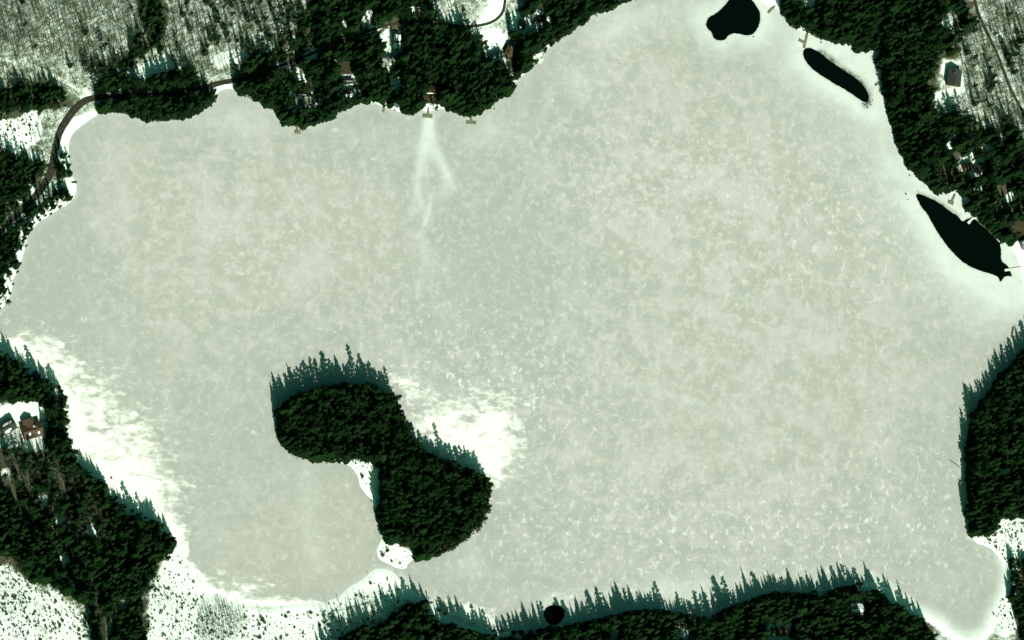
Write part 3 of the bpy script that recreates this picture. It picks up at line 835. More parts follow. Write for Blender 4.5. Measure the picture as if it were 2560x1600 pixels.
# ------------------------------------------------------------------ tree shapes
def spruce_mesh(seed, h=20.0, r=2.9):
    R = random.Random(seed)
    t = MB(); t.tube([(0, 0, -.6), (0, 0, h * .5), (0, 0, h * .98)], [.24, .15, .03], 6)
    mb = MB()
    nw = 24
    for i in range(nw):
        f = (i + R.uniform(-.3, .3)) / nw
        f = max(0, f)
        z = h * (.10 + .88 * f)
        rr = r * (1 - f) ** .78 * R.uniform(.82, 1.1) + .18
        nb = max(5, int(12 - 5 * f))
        a0 = R.uniform(0, 6.28)
        for k in range(nb):
            a = a0 + 6.283 * k / nb + R.uniform(-.22, .22)
            L = rr * R.uniform(.72, 1.18)
            dr = -L * R.uniform(.18, .42)
            d = Vector((math.cos(a), math.sin(a), 0)); s = Vector((-d.y, d.x, 0))
            p0 = Vector((0, 0, z)); wdt = L * R.uniform(.14, .24) + .08
            p1 = p0 + d * L * .4 + Vector((0, 0, dr * .35)); p2 = p0 + d * L * .75 + Vector((0, 0, dr * .75)); p3 = p0 + d * L + Vector((0, 0, dr * .8))
            dz = Vector((0, 0, -.18 * L))
            mb.add([p0, p1 + s * wdt + dz, p1, p1 - s * wdt + dz, p2 + s * wdt * .95 + dz, p2, p2 - s * wdt * .95 + dz, p3],
                   [(0, 1, 2), (0, 2, 3), (2, 1, 4), (2, 4, 5), (2, 5, 6), (2, 6, 3), (5, 4, 7), (5, 7, 6)])
    mb.tube([(0, 0, h * .93), (0, 0, h + .5)], [.2, .02], 4)
    return t.mesh('trunk', M['bark'], True), mb.mesh('crown', M['spruce'])


def pine_mesh(seed, h=20.0, r=3.3):
    R = random.Random(seed)
    t = MB()
    bend = (R.uniform(-.5, .5), R.uniform(-.5, .5))
    t.tube([(0, 0, -.6), (bend[0] * .3, bend[1] * .3, h * .45), (bend[0], bend[1], h * .95)], [.30, .2, .05], 6)
    mb = MB()
    nl = 24
    for i in range(nl):
        f = (i + .5) / nl
        z = h * (.24 + .74 * f)
        prof = (1 - f) ** .8 * (.8 + .35 * math.sin(f * 9 + seed)) * .95 + .12
        a = i * 2.4 + R.uniform(-.5, .5)
        L = max(.5, r * prof * R.uniform(.65, 1.25))
        base = Vector((bend[0] * f, bend[1] * f, z))
        d = Vector((math.cos(a), math.sin(a), R.uniform(.05, .35)))
        tip = base + d * L
        t.tube([base, tip], [.07, .02], 3, False)
        for c in range(3):
            q = base + d * L * (.45 + .28 * c) + Vector((R.gauss(0, .25), R.gauss(0, .25), R.gauss(.1, .2)))
            cr = (.95 - .13 * c) * R.uniform(.75, 1.15) * (.6 + .4 * min(1, L / 2))
            for _ in range(30):
                u = Vector((R.gauss(0, 1), R.gauss(0, 1), R.gauss(0, 1))).normalized()
                o = q + Vector((u.x * cr, u.y * cr, u.z * cr * .55)) * R.uniform(.5, 1)
                e = Vector((R.gauss(0, 1), R.gauss(0, 1), R.gauss(0, .5))).normalized() * R.uniform(.28, .5)
                g = u.cross(e).normalized() * R.uniform(.10, .19)
                mb.add([o - e * .5 - g, o - e * .5 + g, o + e + Vector((0, 0, .12))], [(0, 1, 2)])
    for _ in range(40):
        u = Vector((R.gauss(0, .35), R.gauss(0, .35), R.uniform(-1.6, .6)))
        o = Vector((bend[0], bend[1], h * .97)) + u
        e = Vector((R.gauss(0, 1), R.gauss(0, 1), R.gauss(.6, .5))).normalized() * .5
        g = e.orthogonal().normalized() * .25
        mb.add([o - g, o + g, o + e], [(0, 1, 2)])
    return t.mesh('trunk', M['bark'], True), mb.mesh('crown', M['pine'])


def bare_mesh(seed, h=15.0, r=2.6):
    R = random.Random(seed)
    t = MB(); bend = (R.uniform(-.5, .5), R.uniform(-.5, .5))
    t.tube([(0, 0, -.5), (bend[0] * .4, bend[1] * .4, h * .5), (bend[0], bend[1], h * .92)], [.25, .18, .05], 5)
    mb = MB()

    def twig(p, q, w):
        d = (q - p)
        a = d.orthogonal().normalized(); b = d.normalized().cross(a)
        mb.add([p + a * w, p - a * .5 * w + b * .8 * w, p - a * .5 * w - b * .8 * w, q], [(0, 1, 3), (1, 2, 3), (2, 0, 3)])
    nl = 16
    for i in range(nl):
        f = i / nl
        base = Vector((bend[0] * (.3 + .6 * f), bend[1] * (.3 + .6 * f), h * (.38 + .52 * f)))
        a = i * 2.4 + R.uniform(-.6, .6)
        L = r * (1.05 - .65 * f) * R.uniform(.75, 1.25)
        d = Vector((math.cos(a) * .75, math.sin(a) * .75, R.uniform(.6, 1.1))).normalized()
        tip = base + d * L * 1.25
        twig(base, tip, .07)
        for _ in range(6):
            p = base + (tip - base) * R.uniform(.3, .95)
            dd = (d + Vector((R.gauss(0, .6), R.gauss(0, .6), R.gauss(.1, .3)))).normalized()
            q = p + dd * L * R.uniform(.3, .6)
            twig(p, q, .042)
            for _ in range(3):
                p2 = p + (q - p) * R.uniform(.3, 1)
                q2 = p2 + (dd + Vector((R.gauss(0, .7), R.gauss(0, .7), R.gauss(.2, .3)))).normalized() * L * R.uniform(.15, .35)
                twig(p2, q2, .03)
    return t.mesh('trunk', M['pale_bark'], True), mb.mesh('crown', M['twigs'])


def shrub_mesh(seed, mat, h=1.3, r=.9, n=46):
    R = random.Random(seed)
    mb = MB()
    for _ in range(n):
        a = R.uniform(0, 6.283); e = R.uniform(.15, 1.0)
        d = Vector((math.cos(a) * r * math.sqrt(1 - e * e * .9) * R.uniform(.5, 1.1), math.sin(a) * r * math.sqrt(1 - e * e * .9) * R.uniform(.5, 1.1), h * e * R.uniform(.7, 1.1)))
        p = Vector((R.gauss(0, .1), R.gauss(0, .1), -.05))
        g = d.orthogonal().normalized() * .035
        mb.add([p - g, p + g, p + d], [(0, 1, 2)])
        for _ in range(3):
            o = p + d * R.uniform(.55, 1.0)
            u = Vector((R.gauss(0, 1), R.gauss(0, 1), R.gauss(0, .7))).normalized() * R.uniform(.16, .32)
            w = u.orthogonal().normalized() * R.uniform(.08, .14)
            mb.add([o - w, o + w, o + u], [(0, 1, 2)])
    return mb.mesh('shrub', mat)


SPRUCE = [spruce_mesh(100 + i, 20.0, 2.7 + .5 * (i % 3)) for i in range(4)]
PINE = [pine_mesh(200 + i, 20.0, 2.9 + .55 * (i % 3)) for i in range(6)]
BARES = [bare_mesh(300 + i, 14.0 + i % 3, 2.4 + .3 * (i % 2)) for i in range(4)]
SHRUB = [shrub_mesh(400, M['shrub'], 1.1, .8), shrub_mesh(401, M['shrub'], .8, .6, 30), shrub_mesh(402, M['shrub_dark'], 1.7, 1.0, 60)]


def copy_tree(root_name, meshes, loc, rz, s):
    t = empty(root_name, loc, rz, s)
    mesh_obj('trunk', meshes[0], t)
    mesh_obj('crown', meshes[1], t)
    return t


# ------------------------------------------------------------------ where the trees stand
def scatter(poly, r, jit=1.0, seed=0):
    """random points no closer than r inside an outline (plan units)"""
    R = random.Random(seed)
    xs = [p[0] for p in poly]; ys = [p[1] for p in poly]
    x0, x1, y0, y1 = max(min(xs), -70), min(max(xs), W + 70), max(min(ys), -70), min(max(ys), H + 70)
    n = int((x1 - x0) * (y1 - y0) / (r * r) * 7) + 30
    X = np.array([R.uniform(x0, x1) for _ in range(n)]); Y = np.array([R.uniform(y0, y1) for _ in range(n)])
    okk = inside(poly, X, Y)
    cell = {}
    out = []
    for x, y in zip(X[okk], Y[okk]):
        i, j = int(x // r), int(y // r)
        good = True
        for a in (-1, 0, 1):
            for b in (-1, 0, 1):
                for q in cell.get((i + a, j + b), ()):
                    if (q[0] - x) ** 2 + (q[1] - y) ** 2 < r * r:
                        good = False
        if good:
            cell.setdefault((i, j), []).append((x, y))
            out.append((x, y))
    return out


def on_road(x, y, pad=0.0):
    return not at_mask(ROAD_M, x, y)


ROADX = []
for P, hw in road_lines:
    ROADX.append((P[::4], hw))


def road_clear(X, Y, pad):
    r = np.ones(len(X), bool)
    for P, hw in ROADX:
        r &= line_dist(P, X, Y, False) > hw + pad
    return r


MG = 120
_mx, _my = np.meshgrid(np.arange(-MG, W + MG, 2.0), np.arange(-MG, H + MG, 2.0))
SPIT_M = in_any(SPITS, _mx, _my)
SHORE_M = in_any(SHORE, _mx, _my)
CLEAR_M, BRIGHT_M, CAN_M = in_any(CLEAR, _mx, _my), in_any(BRIGHT, _mx, _my), in_any(CAN.values(), _mx, _my)
ROAD_M = road_clear(_mx.ravel(), _my.ravel(), 2.5).reshape(_mx.shape)


def at_mask(mk, x, y):
    i = int((y + MG) / 2); j = int((x + MG) / 2)
    return bool(mk[i, j]) if 0 <= i < mk.shape[0] and 0 <= j < mk.shape[1] else False


def tan_lean(h):      # how far (plan units) a point at height h is displaced on the picture
    a = plan_of(0, 0, 0); b = plan_of(0, 0, h)
    return b[0] - a[0], b[1] - a[1]


conifers = []       # (area, x, y, z, height, species)
for ai, (area, poly) in enumerate(CAN.items()):
    isl = 'island' in area
    pts = scatter(poly, 9.0 if not isl else 9.5, seed=20 + ai)
    X = np.array([p[0] for p in pts]); Y = np.array([p[1] for p in pts])
    R = random.Random(50 + ai)
    keepm = road_clear(X, Y, 0.5)
    for (x, y), k in zip(pts, keepm):
        if not k:
            continue
        h = R.gauss(18.5 if isl else 17.0, 3.4) + (R.uniform(4, 9) if R.random() < .13 else 0)
        h = min(max(h, 9), 28)
        if area.startswith(('conifer ridge', 'lakeside', 'conifer clump', 'conifers at the lower', 'roadside', 'conifers fringing', 'band')):
            h *= .72
        lx, ly = tan_lean(h * (R.uniform(.15, .45) if R.random() < .12 else R.uniform(.42, .85)))
        tx, ty = x + lx, y + ly
        okk = inside(poly, np.array([tx]), np.array([ty]))[0]
        if not okk:
            if R.random() < .45:       # a lower tree still fits under the edge of the canopy
                h *= .55
                lx, ly = tan_lean(h * .7)
                if not inside(poly, np.array([x + lx]), np.array([y + ly]))[0]:
                    continue
            else:
                continue
        mx, my = x + lx * .5, y + ly * .5
        if at_mask(CLEAR_M, x, y) or at_mask(CLEAR_M, mx, my):
            continue
        wx, wy = ground_at(x, y, 1.0)
        if sd_at(wx, wy) < .3 or at_mask(SPIT_M, x, y):
            continue
        # mixed parts: thin them out
        if area == 'lower-left lakeside wood' and inside(BARE[6][0], np.array([x]), np.array([y]))[0] and R.random() < .72:
            continue
        if area == 'dense conifers on the upper-right shore' and x > 2340 and R.random() < .45:
            continue
        if area.startswith('cottage') and x < 780 and y < 140 and R.random() < .5:
            continue
        if area.startswith('long dark wood'):
            sp = 'spruce' if R.random() < .75 else 'pine'
        elif isl:
            sp = 'spruce' if R.random() < .28 else 'pine'
        else:
            sp = 'spruce' if R.random() < .6 else 'pine'
        conifers.append([area, wx, wy, gz(wx, wy), h, sp, x, y])
# lower trees leaning out over the ice at the shore
R = random.Random(77)
have = np.array([[c[1], c[2]] for c in conifers])
for pw, back in ((LAKE_W, 1), (ISL_W, -1)):
    n = len(pw)
    for i in range(n):
        a = Vector(pw[i]); b = Vector(pw[(i + 1) % n])
        L = (b - a).length
        nrm = Vector((-(b - a).y, (b - a).x)).normalized()
        for k in range(max(1, int(L / 1.7 + R.random()))):
            p = a + (b - a) * R.random()
            off = R.uniform(.2, 1.5)
            q = p + nrm * off
            if sd_at(q.x, q.y) < .1:
                q = p - nrm * off
            pu = plan_of(q.x, q.y, .3)
            inl = p + (q - p).normalized() * 4.5
            pi = plan_of(inl.x, inl.y, .3)
            if not at_mask(CAN_M, pi[0], pi[1]):
                continue
            if at_mask(CLEAR_M, pu[0], pu[1]) or at_mask(SPIT_M, pu[0], pu[1]) or (at_mask(SHORE_M, pu[0], pu[1]) and R.random() < .8):
                continue
            conifers.append(['shore', q.x, q.y, gz(q.x, q.y), R.uniform(6, 13), 'spruce' if R.random() < .4 else 'pine', pu[0], pu[1]])
# odd conifers among the bare woods
for bi, (poly, spc, prob) in enumerate((((BARE[2][0]), 15, .30), (BARE[4][0], 15, .27), (BARE[6][0], 18, .2), ([(170, 160), (330, 160), (300, 182), (180, 186)], 10, .8), (BARE[0][0], 20, .04), (BARE[1][0], 14, .12))):
    R = random.Random(90 + bi)
    for x, y in scatter(poly, spc, seed=300 + bi):
        p = prob
        if bi == 0:
            p = prob * (1.9 if x > 500 else .35) * (1.3 if y < 110 else .4)
        if R.random() > p or on_road(x, y, 4) or at_mask(CLEAR_M, x, y) or at_mask(BRIGHT_M, x, y):
            continue
        wx, wy = ground_at(x, y, 1.0)
        if sd_at(wx, wy) < 1:
            continue
        conifers.append(['bare woods', wx, wy, gz(wx, wy), R.uniform(9, 16), 'spruce' if R.random() < .6 else 'pine', x, y])

bares = []
for bi, (poly, spc) in enumerate(BARE):
    R = random.Random(120 + bi)
    pts = scatter(poly, spc, seed=400 + bi)
    X = np.array([p[0] for p in pts]); Y = np.array([p[1] for p in pts])
    good = road_clear(X, Y, 2)
    if bi not in (8, 11, 7, 10):
        good &= ~in_any(BRIGHT, X, Y) | (np.array([R.random() for _ in pts]) < .25)
    good &= ~in_any(POOLS, X, Y)
    for (x, y), g in zip(pts, good):
        if not g:
            continue
        wx, wy = ground_at(x, y, 1.0)
        if sd_at(wx, wy) < 1.0:
            continue
        s = R.uniform(.75, 1.15)
        if bi == 7:
            s = R.uniform(.35, .65)
        if bi >= 12:
            s = .12 + .3 * R.random() ** 2
        if bi in (8, 11):
            s = R.uniform(.35, .8)
        bares.append([bi, wx, wy, gz(wx, wy), s, x, y])

# ------------------------------------------------------------------ which trees are individuals: those that stand clear at an edge and show best
cp = np.array([[c[1], c[2]] for c in conifers]); chh = np.array([c[4] for c in conifers])
score = np.zeros(len(conifers))
for i in range(len(conifers)):
    d = cp - cp[i]
    dd = (d ** 2).sum(1)
    ahead = (d @ np.array([sh.x, sh.y]) > 0) & (dd < 12 ** 2)
    near = dd < 7 ** 2
    if conifers[i][0] == 'shore':
        score[i] = -99
        continue
    score[i] = chh[i] * 1.0 - 2.2 * ahead.sum() - .4 * near.sum()
    px, py = conifers[i][6], conifers[i][7]
    if not (10 < px < W - 30 and 25 < py < H - 12):
        score[i] = -99
order = np.argsort(-score)
singles = set(order[:300].tolist())
ORD = ['first', 'second', 'third', 'fourth', 'fifth', 'sixth', 'seventh', 'eighth', 'ninth', 'tenth', 'eleventh', 'twelfth', 'thirteenth', 'fourteenth', 'fifteenth', 'sixteenth', 'seventeenth', 'eighteenth', 'nineteenth', 'twentieth']


def ordinal(n):
    if n < 20:
        return ORD[n]
    n += 1
    return '%d%s' % (n, 'th' if 10 < n % 100 < 14 else {1: 'st', 2: 'nd', 3: 'rd'}.get(n % 10, 'th'))




def wide(i):
    return .78 + .45 * ((i * 7919) % 101) / 100.0


by_area = {}
for i in singles:
    c = conifers[i]
    a = c[0]
    if a == 'bare woods':
        a = 'bare woods at the upper left' if c[6] < 900 and c[7] < 400 else 'bare woods at the right edge' if c[6] > 2000 else 'open lower-left woods'
    size = 'tall' if c[4] > 19 else 'middling' if c[4] > 13.5 else 'small'
    by_area.setdefault((a, c[5], size), []).append(i)
for (a, sp, size), ids in sorted(by_area.items()):
    ids.sort(key=lambda i: conifers[i][6])
    shape = 'pointed dark spruce' if sp == 'spruce' else 'ragged dark pine'
    for k, i in enumerate(ids):
        _a, x, y, z, h, _s, px, py = conifers[i]
        protos = SPRUCE if sp == 'spruce' else PINE
        t = copy_tree('spruce_tree' if sp == 'spruce' else 'pine_tree', protos[i % len(protos)], (x, y, z), random.uniform(0, 6.28), (h / 20.0 * wide(i), h / 20.0 * wide(i), h / 20.0))
        if len(ids) == 1:
            lab = f'only {size} {shape}, {a}'
        else:
            lab = f'{size} {shape}, {ordinal(k)} such from left, {a}'
        tag(t, lab, 'tree', a)


# ------------------------------------------------------------------ the remaining mass of trees, as instances of the same trees on points
def instanced(name, pts, sources, label, mats):
    """pts: (x, y, z, scale, rotation, which); sources: list of lists of mesh objects that make up one tree"""
    me = bpy.data.meshes.new(name)
    me.from_pydata([p[:3] for p in pts], [], [])
    for nm_, k, ty in (('size', 3, 'FLOAT'), ('turn', 4, 'FLOAT'), ('which', 5, 'INT'), ('wide', 6, 'FLOAT')):
        a = me.attributes.new(nm_, ty, 'POINT')
        a.data.foreach_set('value', np.array([p[k] for p in pts], np.float32 if ty == 'FLOAT' else np.int32))
    for mt in mats:
        me.materials.append(mt)
    o = mesh_obj(name, me)
    ng_ = bpy.data.node_groups.new(name, 'GeometryNodeTree')
    ng_.interface.new_socket('Geometry', in_out='INPUT', socket_type='NodeSocketGeometry')
    ng_.interface.new_socket('Geometry', in_out='OUTPUT', socket_type='NodeSocketGeometry')
    N = ng_.nodes
    gi = N.new('NodeGroupInput'); go = N.new('NodeGroupOutput')
    iop = N.new('GeometryNodeInstanceOnPoints')
    iop.inputs['Pick Instance'].default_value = True
    jall = N.new('GeometryNodeJoinGeometry')
    for src in reversed(sources):
        j = N.new('GeometryNodeJoinGeometry')
        for s in src:
            oi = N.new('GeometryNodeObjectInfo')
            oi.transform_space = 'ORIGINAL'
            oi.inputs['Object'].default_value = s
            ng_.links.new(oi.outputs['Geometry'], j.inputs[0])
        g2i = N.new('GeometryNodeGeometryToInstance')
        ng_.links.new(j.outputs[0], g2i.inputs[0])
        ng_.links.new(g2i.outputs[0], jall.inputs[0])
    ng_.links.new(jall.outputs[0], iop.inputs['Instance'])

    def at(nm_, ty):
        a = N.new('GeometryNodeInputNamedAttribute'); a.data_type = ty; a.inputs['Name'].default_value = nm_
        return a.outputs['Attribute']
    ng_.links.new(at('which', 'INT'), iop.inputs['Instance Index'])
    cmb = N.new('ShaderNodeCombineXYZ')
    ng_.links.new(at('turn', 'FLOAT'), cmb.inputs[2])
    ng_.links.new(cmb.outputs[0], iop.inputs['Rotation'])
    mw = N.new('ShaderNodeMath'); mw.operation = 'MULTIPLY'
    ng_.links.new(at('size', 'FLOAT'), mw.inputs[0]); ng_.links.new(at('wide', 'FLOAT'), mw.inputs[1])
    cs = N.new('ShaderNodeCombineXYZ')
    ng_.links.new(mw.outputs[0], cs.inputs[0]); ng_.links.new(mw.outputs[0], cs.inputs[1]); ng_.links.new(at('size', 'FLOAT'), cs.inputs[2])
    ng_.links.new(cs.outputs[0], iop.inputs['Scale'])
    ng_.links.new(gi.outputs[0], iop.inputs['Points'])
    ng_.links.new(iop.outputs[0], go.inputs[0])
    md = o.modifiers.new('trees', 'NODES')
    md.node_group = ng_
    tag(o, label, kind='stuff')
    return o


def find_sources(protos):
    out = []
    for tr, cr in protos:
        out.append([next(o for o in col.objects if o.data is tr), next(o for o in col.objects if o.data is cr)])
    return out


allp = SPRUCE + PINE
rest = []
for i, c in enumerate(conifers):
    if i in singles:
        continue
    k = (i % len(SPRUCE)) if c[5] == 'spruce' else len(SPRUCE) + i % len(PINE)
    rest.append((c[1], c[2], c[3], c[4] / 20.0, random.uniform(0, 6.28), k, wide(i)))
instanced('conifer_forest', rest, find_sources(allp), 'dense dark conifer woods around the lake and on the island', [M['spruce'], M['pine'], M['bark']])

# bare trees
bscore = np.array([b[4] + random.uniform(0, .25) - (9 if not (10 < b[5] < W - 10 and 20 < b[6] < H - 10) else 0) - (.3 if b[0] in (7,) or b[0] >= 12 else 0) for b in bares])
bsing = set(np.argsort(-bscore)[:300].tolist())
BNAME = {0: 'bare woods in the upper-left corner', 1: 'bare strip below the snowy track', 2: 'bare woods above the upper-left bay', 3: 'thin trees inside the road bend', 4: 'bare woods at the right edge', 5: 'bare patch near the round clearing', 6: 'open lower-left woods', 7: 'brush patch on the bottom marsh', 8: 'snowy gap by the conifer ridge', 9: 'bare trees at the right margin', 10: 'bare trees above the road junction', 11: 'scrub beside the bottom marsh', 12: 'saplings on the bottom-left marsh', 13: 'saplings on the bottom marsh', 14: 'saplings on the lower-right bank'}
brow = {}
for i in bsing:
    b = bares[i]
    brow.setdefault((b[0], int(b[6] // 45)), []).append(i)
for (bi, row), ids in sorted(brow.items()):
    ids.sort(key=lambda i: bares[i][5])
    rows = sorted(r for (q, r) in brow if q == bi)
    rn = rows.index(row)
    for k, i in enumerate(ids):
        _b, x, y, z, s, px, py = bares[i]
        t = copy_tree('bare_tree', BARES[i % len(BARES)], (x, y, z), random.uniform(0, 6.28), s)
        rtxt = '' if len(rows) == 1 else f', {ordinal(rn)} row down'
        tag(t, f'leafless tree, {ordinal(k)} from left{rtxt}, {BNAME[bi]}', 'tree', BNAME[bi])
brest = [(b[1], b[2], b[3], b[4], random.uniform(0, 6.28), i % len(BARES), 1.0) for i, b in enumerate(bares) if i not in bsing]
instanced('bare_woods', brest, find_sources(BARES), 'leafless grey woods thinning over snow', [M['twigs'], M['pale_bark']])

# ------------------------------------------------------------------ single shrubs on the island spits and the marsh
for i, (px, py, s, k, lab) in enumerate((
        (905, 1192, 1.7, 2, 'round dark bush alone on the island\'s small middle beach'),
        (923, 1196, .7, 2, 'tiny dark bush right of the round bush on the middle beach'),
        (956, 1388, 2.1, 2, 'largest round bush on the island\'s lower snowy spit'),
        (968, 1376, 1.9, 2, 'upright dark bush above the largest bush on the lower spit'),
        (979, 1404, 1.2, 2, 'small dark bush at the bottom of the lower spit'),
        (1000, 1409, 1.3, 0, 'pale twiggy bush near the tip of the lower spit'),
        (1003, 1418, .9, 1, 'lowest little bush at the tip of the lower spit'),
        (654, 1549, 2.2, 2, 'dark bush standing alone on the snow of the bottom marsh'),
        (715, 1542, 1.5, 2, 'upright dark bush in the middle of the bottom marsh'),
        (278, 1195, 1.6, 1, 'low twiggy bush on the drifted ice near the left shore'),
        (2511, 1540, 1.2, 2, 'little dark bush on the snowy bank at lower right'),
        (2484, 1536, .9, 2, 'small dark bush at the very edge of the lower-right bank'))):
    p = spot(px, py)
    o = mesh_obj('bush', SHRUB[k])
    o.location = p
    o.scale = (s, s, s)
    o.rotation_euler = (0, 0, i * 1.7)
    tag(o, lab, 'bush', 'bushes on open snow')

sh_pts = []
for mi, poly in enumerate(MARSH + SPITS):
    R = random.Random(500 + mi)
    spc = [4.0, 4.2, 4.2, 4.2, 6.0, 4.2, 4.2][mi]
    for x, y in scatter(poly, spc, seed=600 + mi):
        if on_road(x, y, 2):
            continue
        wx, wy = ground_at(x, y, .5)
        d = sd_at(wx, wy)
        if d < 2.0:
            continue
        if mi == 1 and (d < 6 and R.random() < .75 or R.random() < .22 + .45 * (vnoise(np.array(wx), np.array(wy), 14, 9) > .55)):
            continue
        if mi in (0, 2) and vnoise(np.array(wx), np.array(wy), 9, 19) + R.uniform(-.3, .3) < .26:
            continue
        if mi in (3,) and R.random() < .35 or mi >= 5 and R.random() < .45:
            continue
        sh_pts.append((wx, wy, gz(wx, wy), (.18 + 1.15 * R.random() ** 2.4) * (.6 if mi >= 5 else 1), R.uniform(0, 6.28), 0 if R.random() < .45 else 1 if R.random() < .6 else 2, R.uniform(.8, 1.4)))
shr_src = []
for k in range(3):
    shr_src.append([next(o for o in col.objects if o.data is SHRUB[k])])
instanced('marsh_shrubs', sh_pts, shr_src, 'low dark shrubs dotting the snowy marsh', [M['shrub'], M['shrub_dark']])


# ------------------------------------------------------------------ docks
def dock(pts_walk, w_walk, plat, mat, label, name='dock', hole=False):
    """pts_walk: two plan points from shore outwards; plat: (cx, cy, length, depth, angle) in plan units or None"""
    p0 = spot(*pts_walk[0])
    t = empty(name, (p0.x, p0.y, 0))
    a = Vector(ground_at(*pts_walk[0])); b = Vector(ground_at(*pts_walk[1]))
    d = b - a
    L = d.length; ang = math.atan2(d.y, d.x)
    top = .55

    def planks(x0, x1, y0, y1, mtx, nm_):
        mb = MB()
        n = max(2, int((x1 - x0) / .3))
        st = (x1 - x0) / n
        for k in range(n):
            mb.box(x0 + k * st, x0 + (k + 1) * st - .03, y0 + random.uniform(-.03, .03), y1 + random.uniform(-.03, .03), top - .05, top + random.uniform(0, .012), mtx)
        mb.box(x0 + .05, x1 - .05, y0 + .1, y0 + .2, top - .2, top - .052, mtx)
        mb.box(x0 + .05, x1 - .05, y1 - .2, y1 - .1, top - .2, top - .052, mtx)
        return mb.build(nm_, mat, t)
    m1 = Matrix.Rotation(ang, 4, 'Z')
    planks(0, L, -w_walk * MPU / 2, w_walk * MPU / 2, m1, 'walkway')
    posts = []
    nposts = max(2, int(L / 3))
    for k in range(nposts):
        for s in (-1, 1):
            posts.append(m1 @ Vector((L * (k + .5) / nposts, s * (w_walk * MPU / 2 + .08), 0)))
    if plat:
        px, py, ln, dp, an = plat
        c = Vector(ground_at(px, py)) - Vector((p0.x, p0.y))
        m2 = Matrix.Translation((c.x, c.y, .015)) @ Matrix.Rotation(RAD(an), 4, 'Z')
        lx, ly = ln * MPU / 2, dp * MPU / 2
        if hole:
            q = .35
            planks(-lx, -lx * q, -ly, ly, m2, 'platform'); planks(lx * q, lx, -ly, ly, m2, 'platform')
            planks(-lx * q, lx * q, ly * q, ly, m2, 'platform'); planks(-lx * q, lx * q, -ly, -ly * q, m2, 'platform')
        else:
            planks(-lx, lx, -ly, ly, m2, 'platform')
        for sx in (-1, 1):
            for sy in (-1, 1):
                posts.append(m2 @ Vector((sx * (lx - .1), sy * (ly + .08), 0)))
    for q in posts:
        mb = MB(); mb.tube([(q.x, q.y, -.8), (q.x, q.y, top + .3)], [.07, .07], 6)
        mb.build('post', M['post'], t)
    return tag(t, label, 'dock', 'docks round the lake')


dock([(743, 314), (743, 329)], 4.5, (744, 331, 15, 8, 0), M['deck'], 'small grey dock below the cottage with olive roof')
dock([(961, 258), (959, 282)], 4.5, None, M['deck'], 'straight narrow dock without platform on the upper shore')
dock([(1071, 262), (1071, 290)], 5, (1069, 291, 25, 8, 0), M['deck'], 'T-shaped dock above the pale streaks on the ice')
dock([(1179, 284), (1178, 304)], 5, (1178, 307, 26, 7, 0), M['deck'], 'wide T-shaped dock below the point of the upper woods')
dock([(1338, 138), (1352, 152)], 8, (1351, 153, 18, 8, 40), M['deck_pale'], 'snow-covered dock set at an angle on the upper right shore of the cottage woods')
dock([(1938, 14), (1920, 33)], 5, None, M['deck'], 'short slanting dock right of the two-lobed water hole')
dock([(2020, 78), (2010, 121)], 5.5, (2004, 104, 16, 7, -25), M['deck'], 'long grey dock with side arm above the open-water slot')
dock([(2388, 484), (2380, 503)], 5, (2377, 507, 15, 9, -18), M['deck'], 'T-shaped dock on the snow beside the largest melt hole')
dock([(2443, 536), (2424, 554)], 5, (2422, 556, 8, 7, 45), M['deck_pale'], 'thin pale dock reaching into the largest melt hole')
dock([(2552, 669), (2528, 673)], 4, (2519, 675, 18, 6, 10), M['deck_pale'], 'white dock at the lower end of the largest melt hole')
dock([(146, 452), (176, 455)], 4, (185, 456, 14, 5, 0), M['deck_dark'], 'dark-ended dock on the left shore below the curving road')
dock([(154, 1020), (165, 1018)], 4, (168, 1018, 9, 8, 0), M['deck'], 'tiny square dock with an opening on the lower-left shore', hole=True)
dock([(2533, 818), (2529, 842)], 4, (2532, 843, 9, 4, 0), M['deck_dark'], 'small dark dock in tree shade at the right edge')


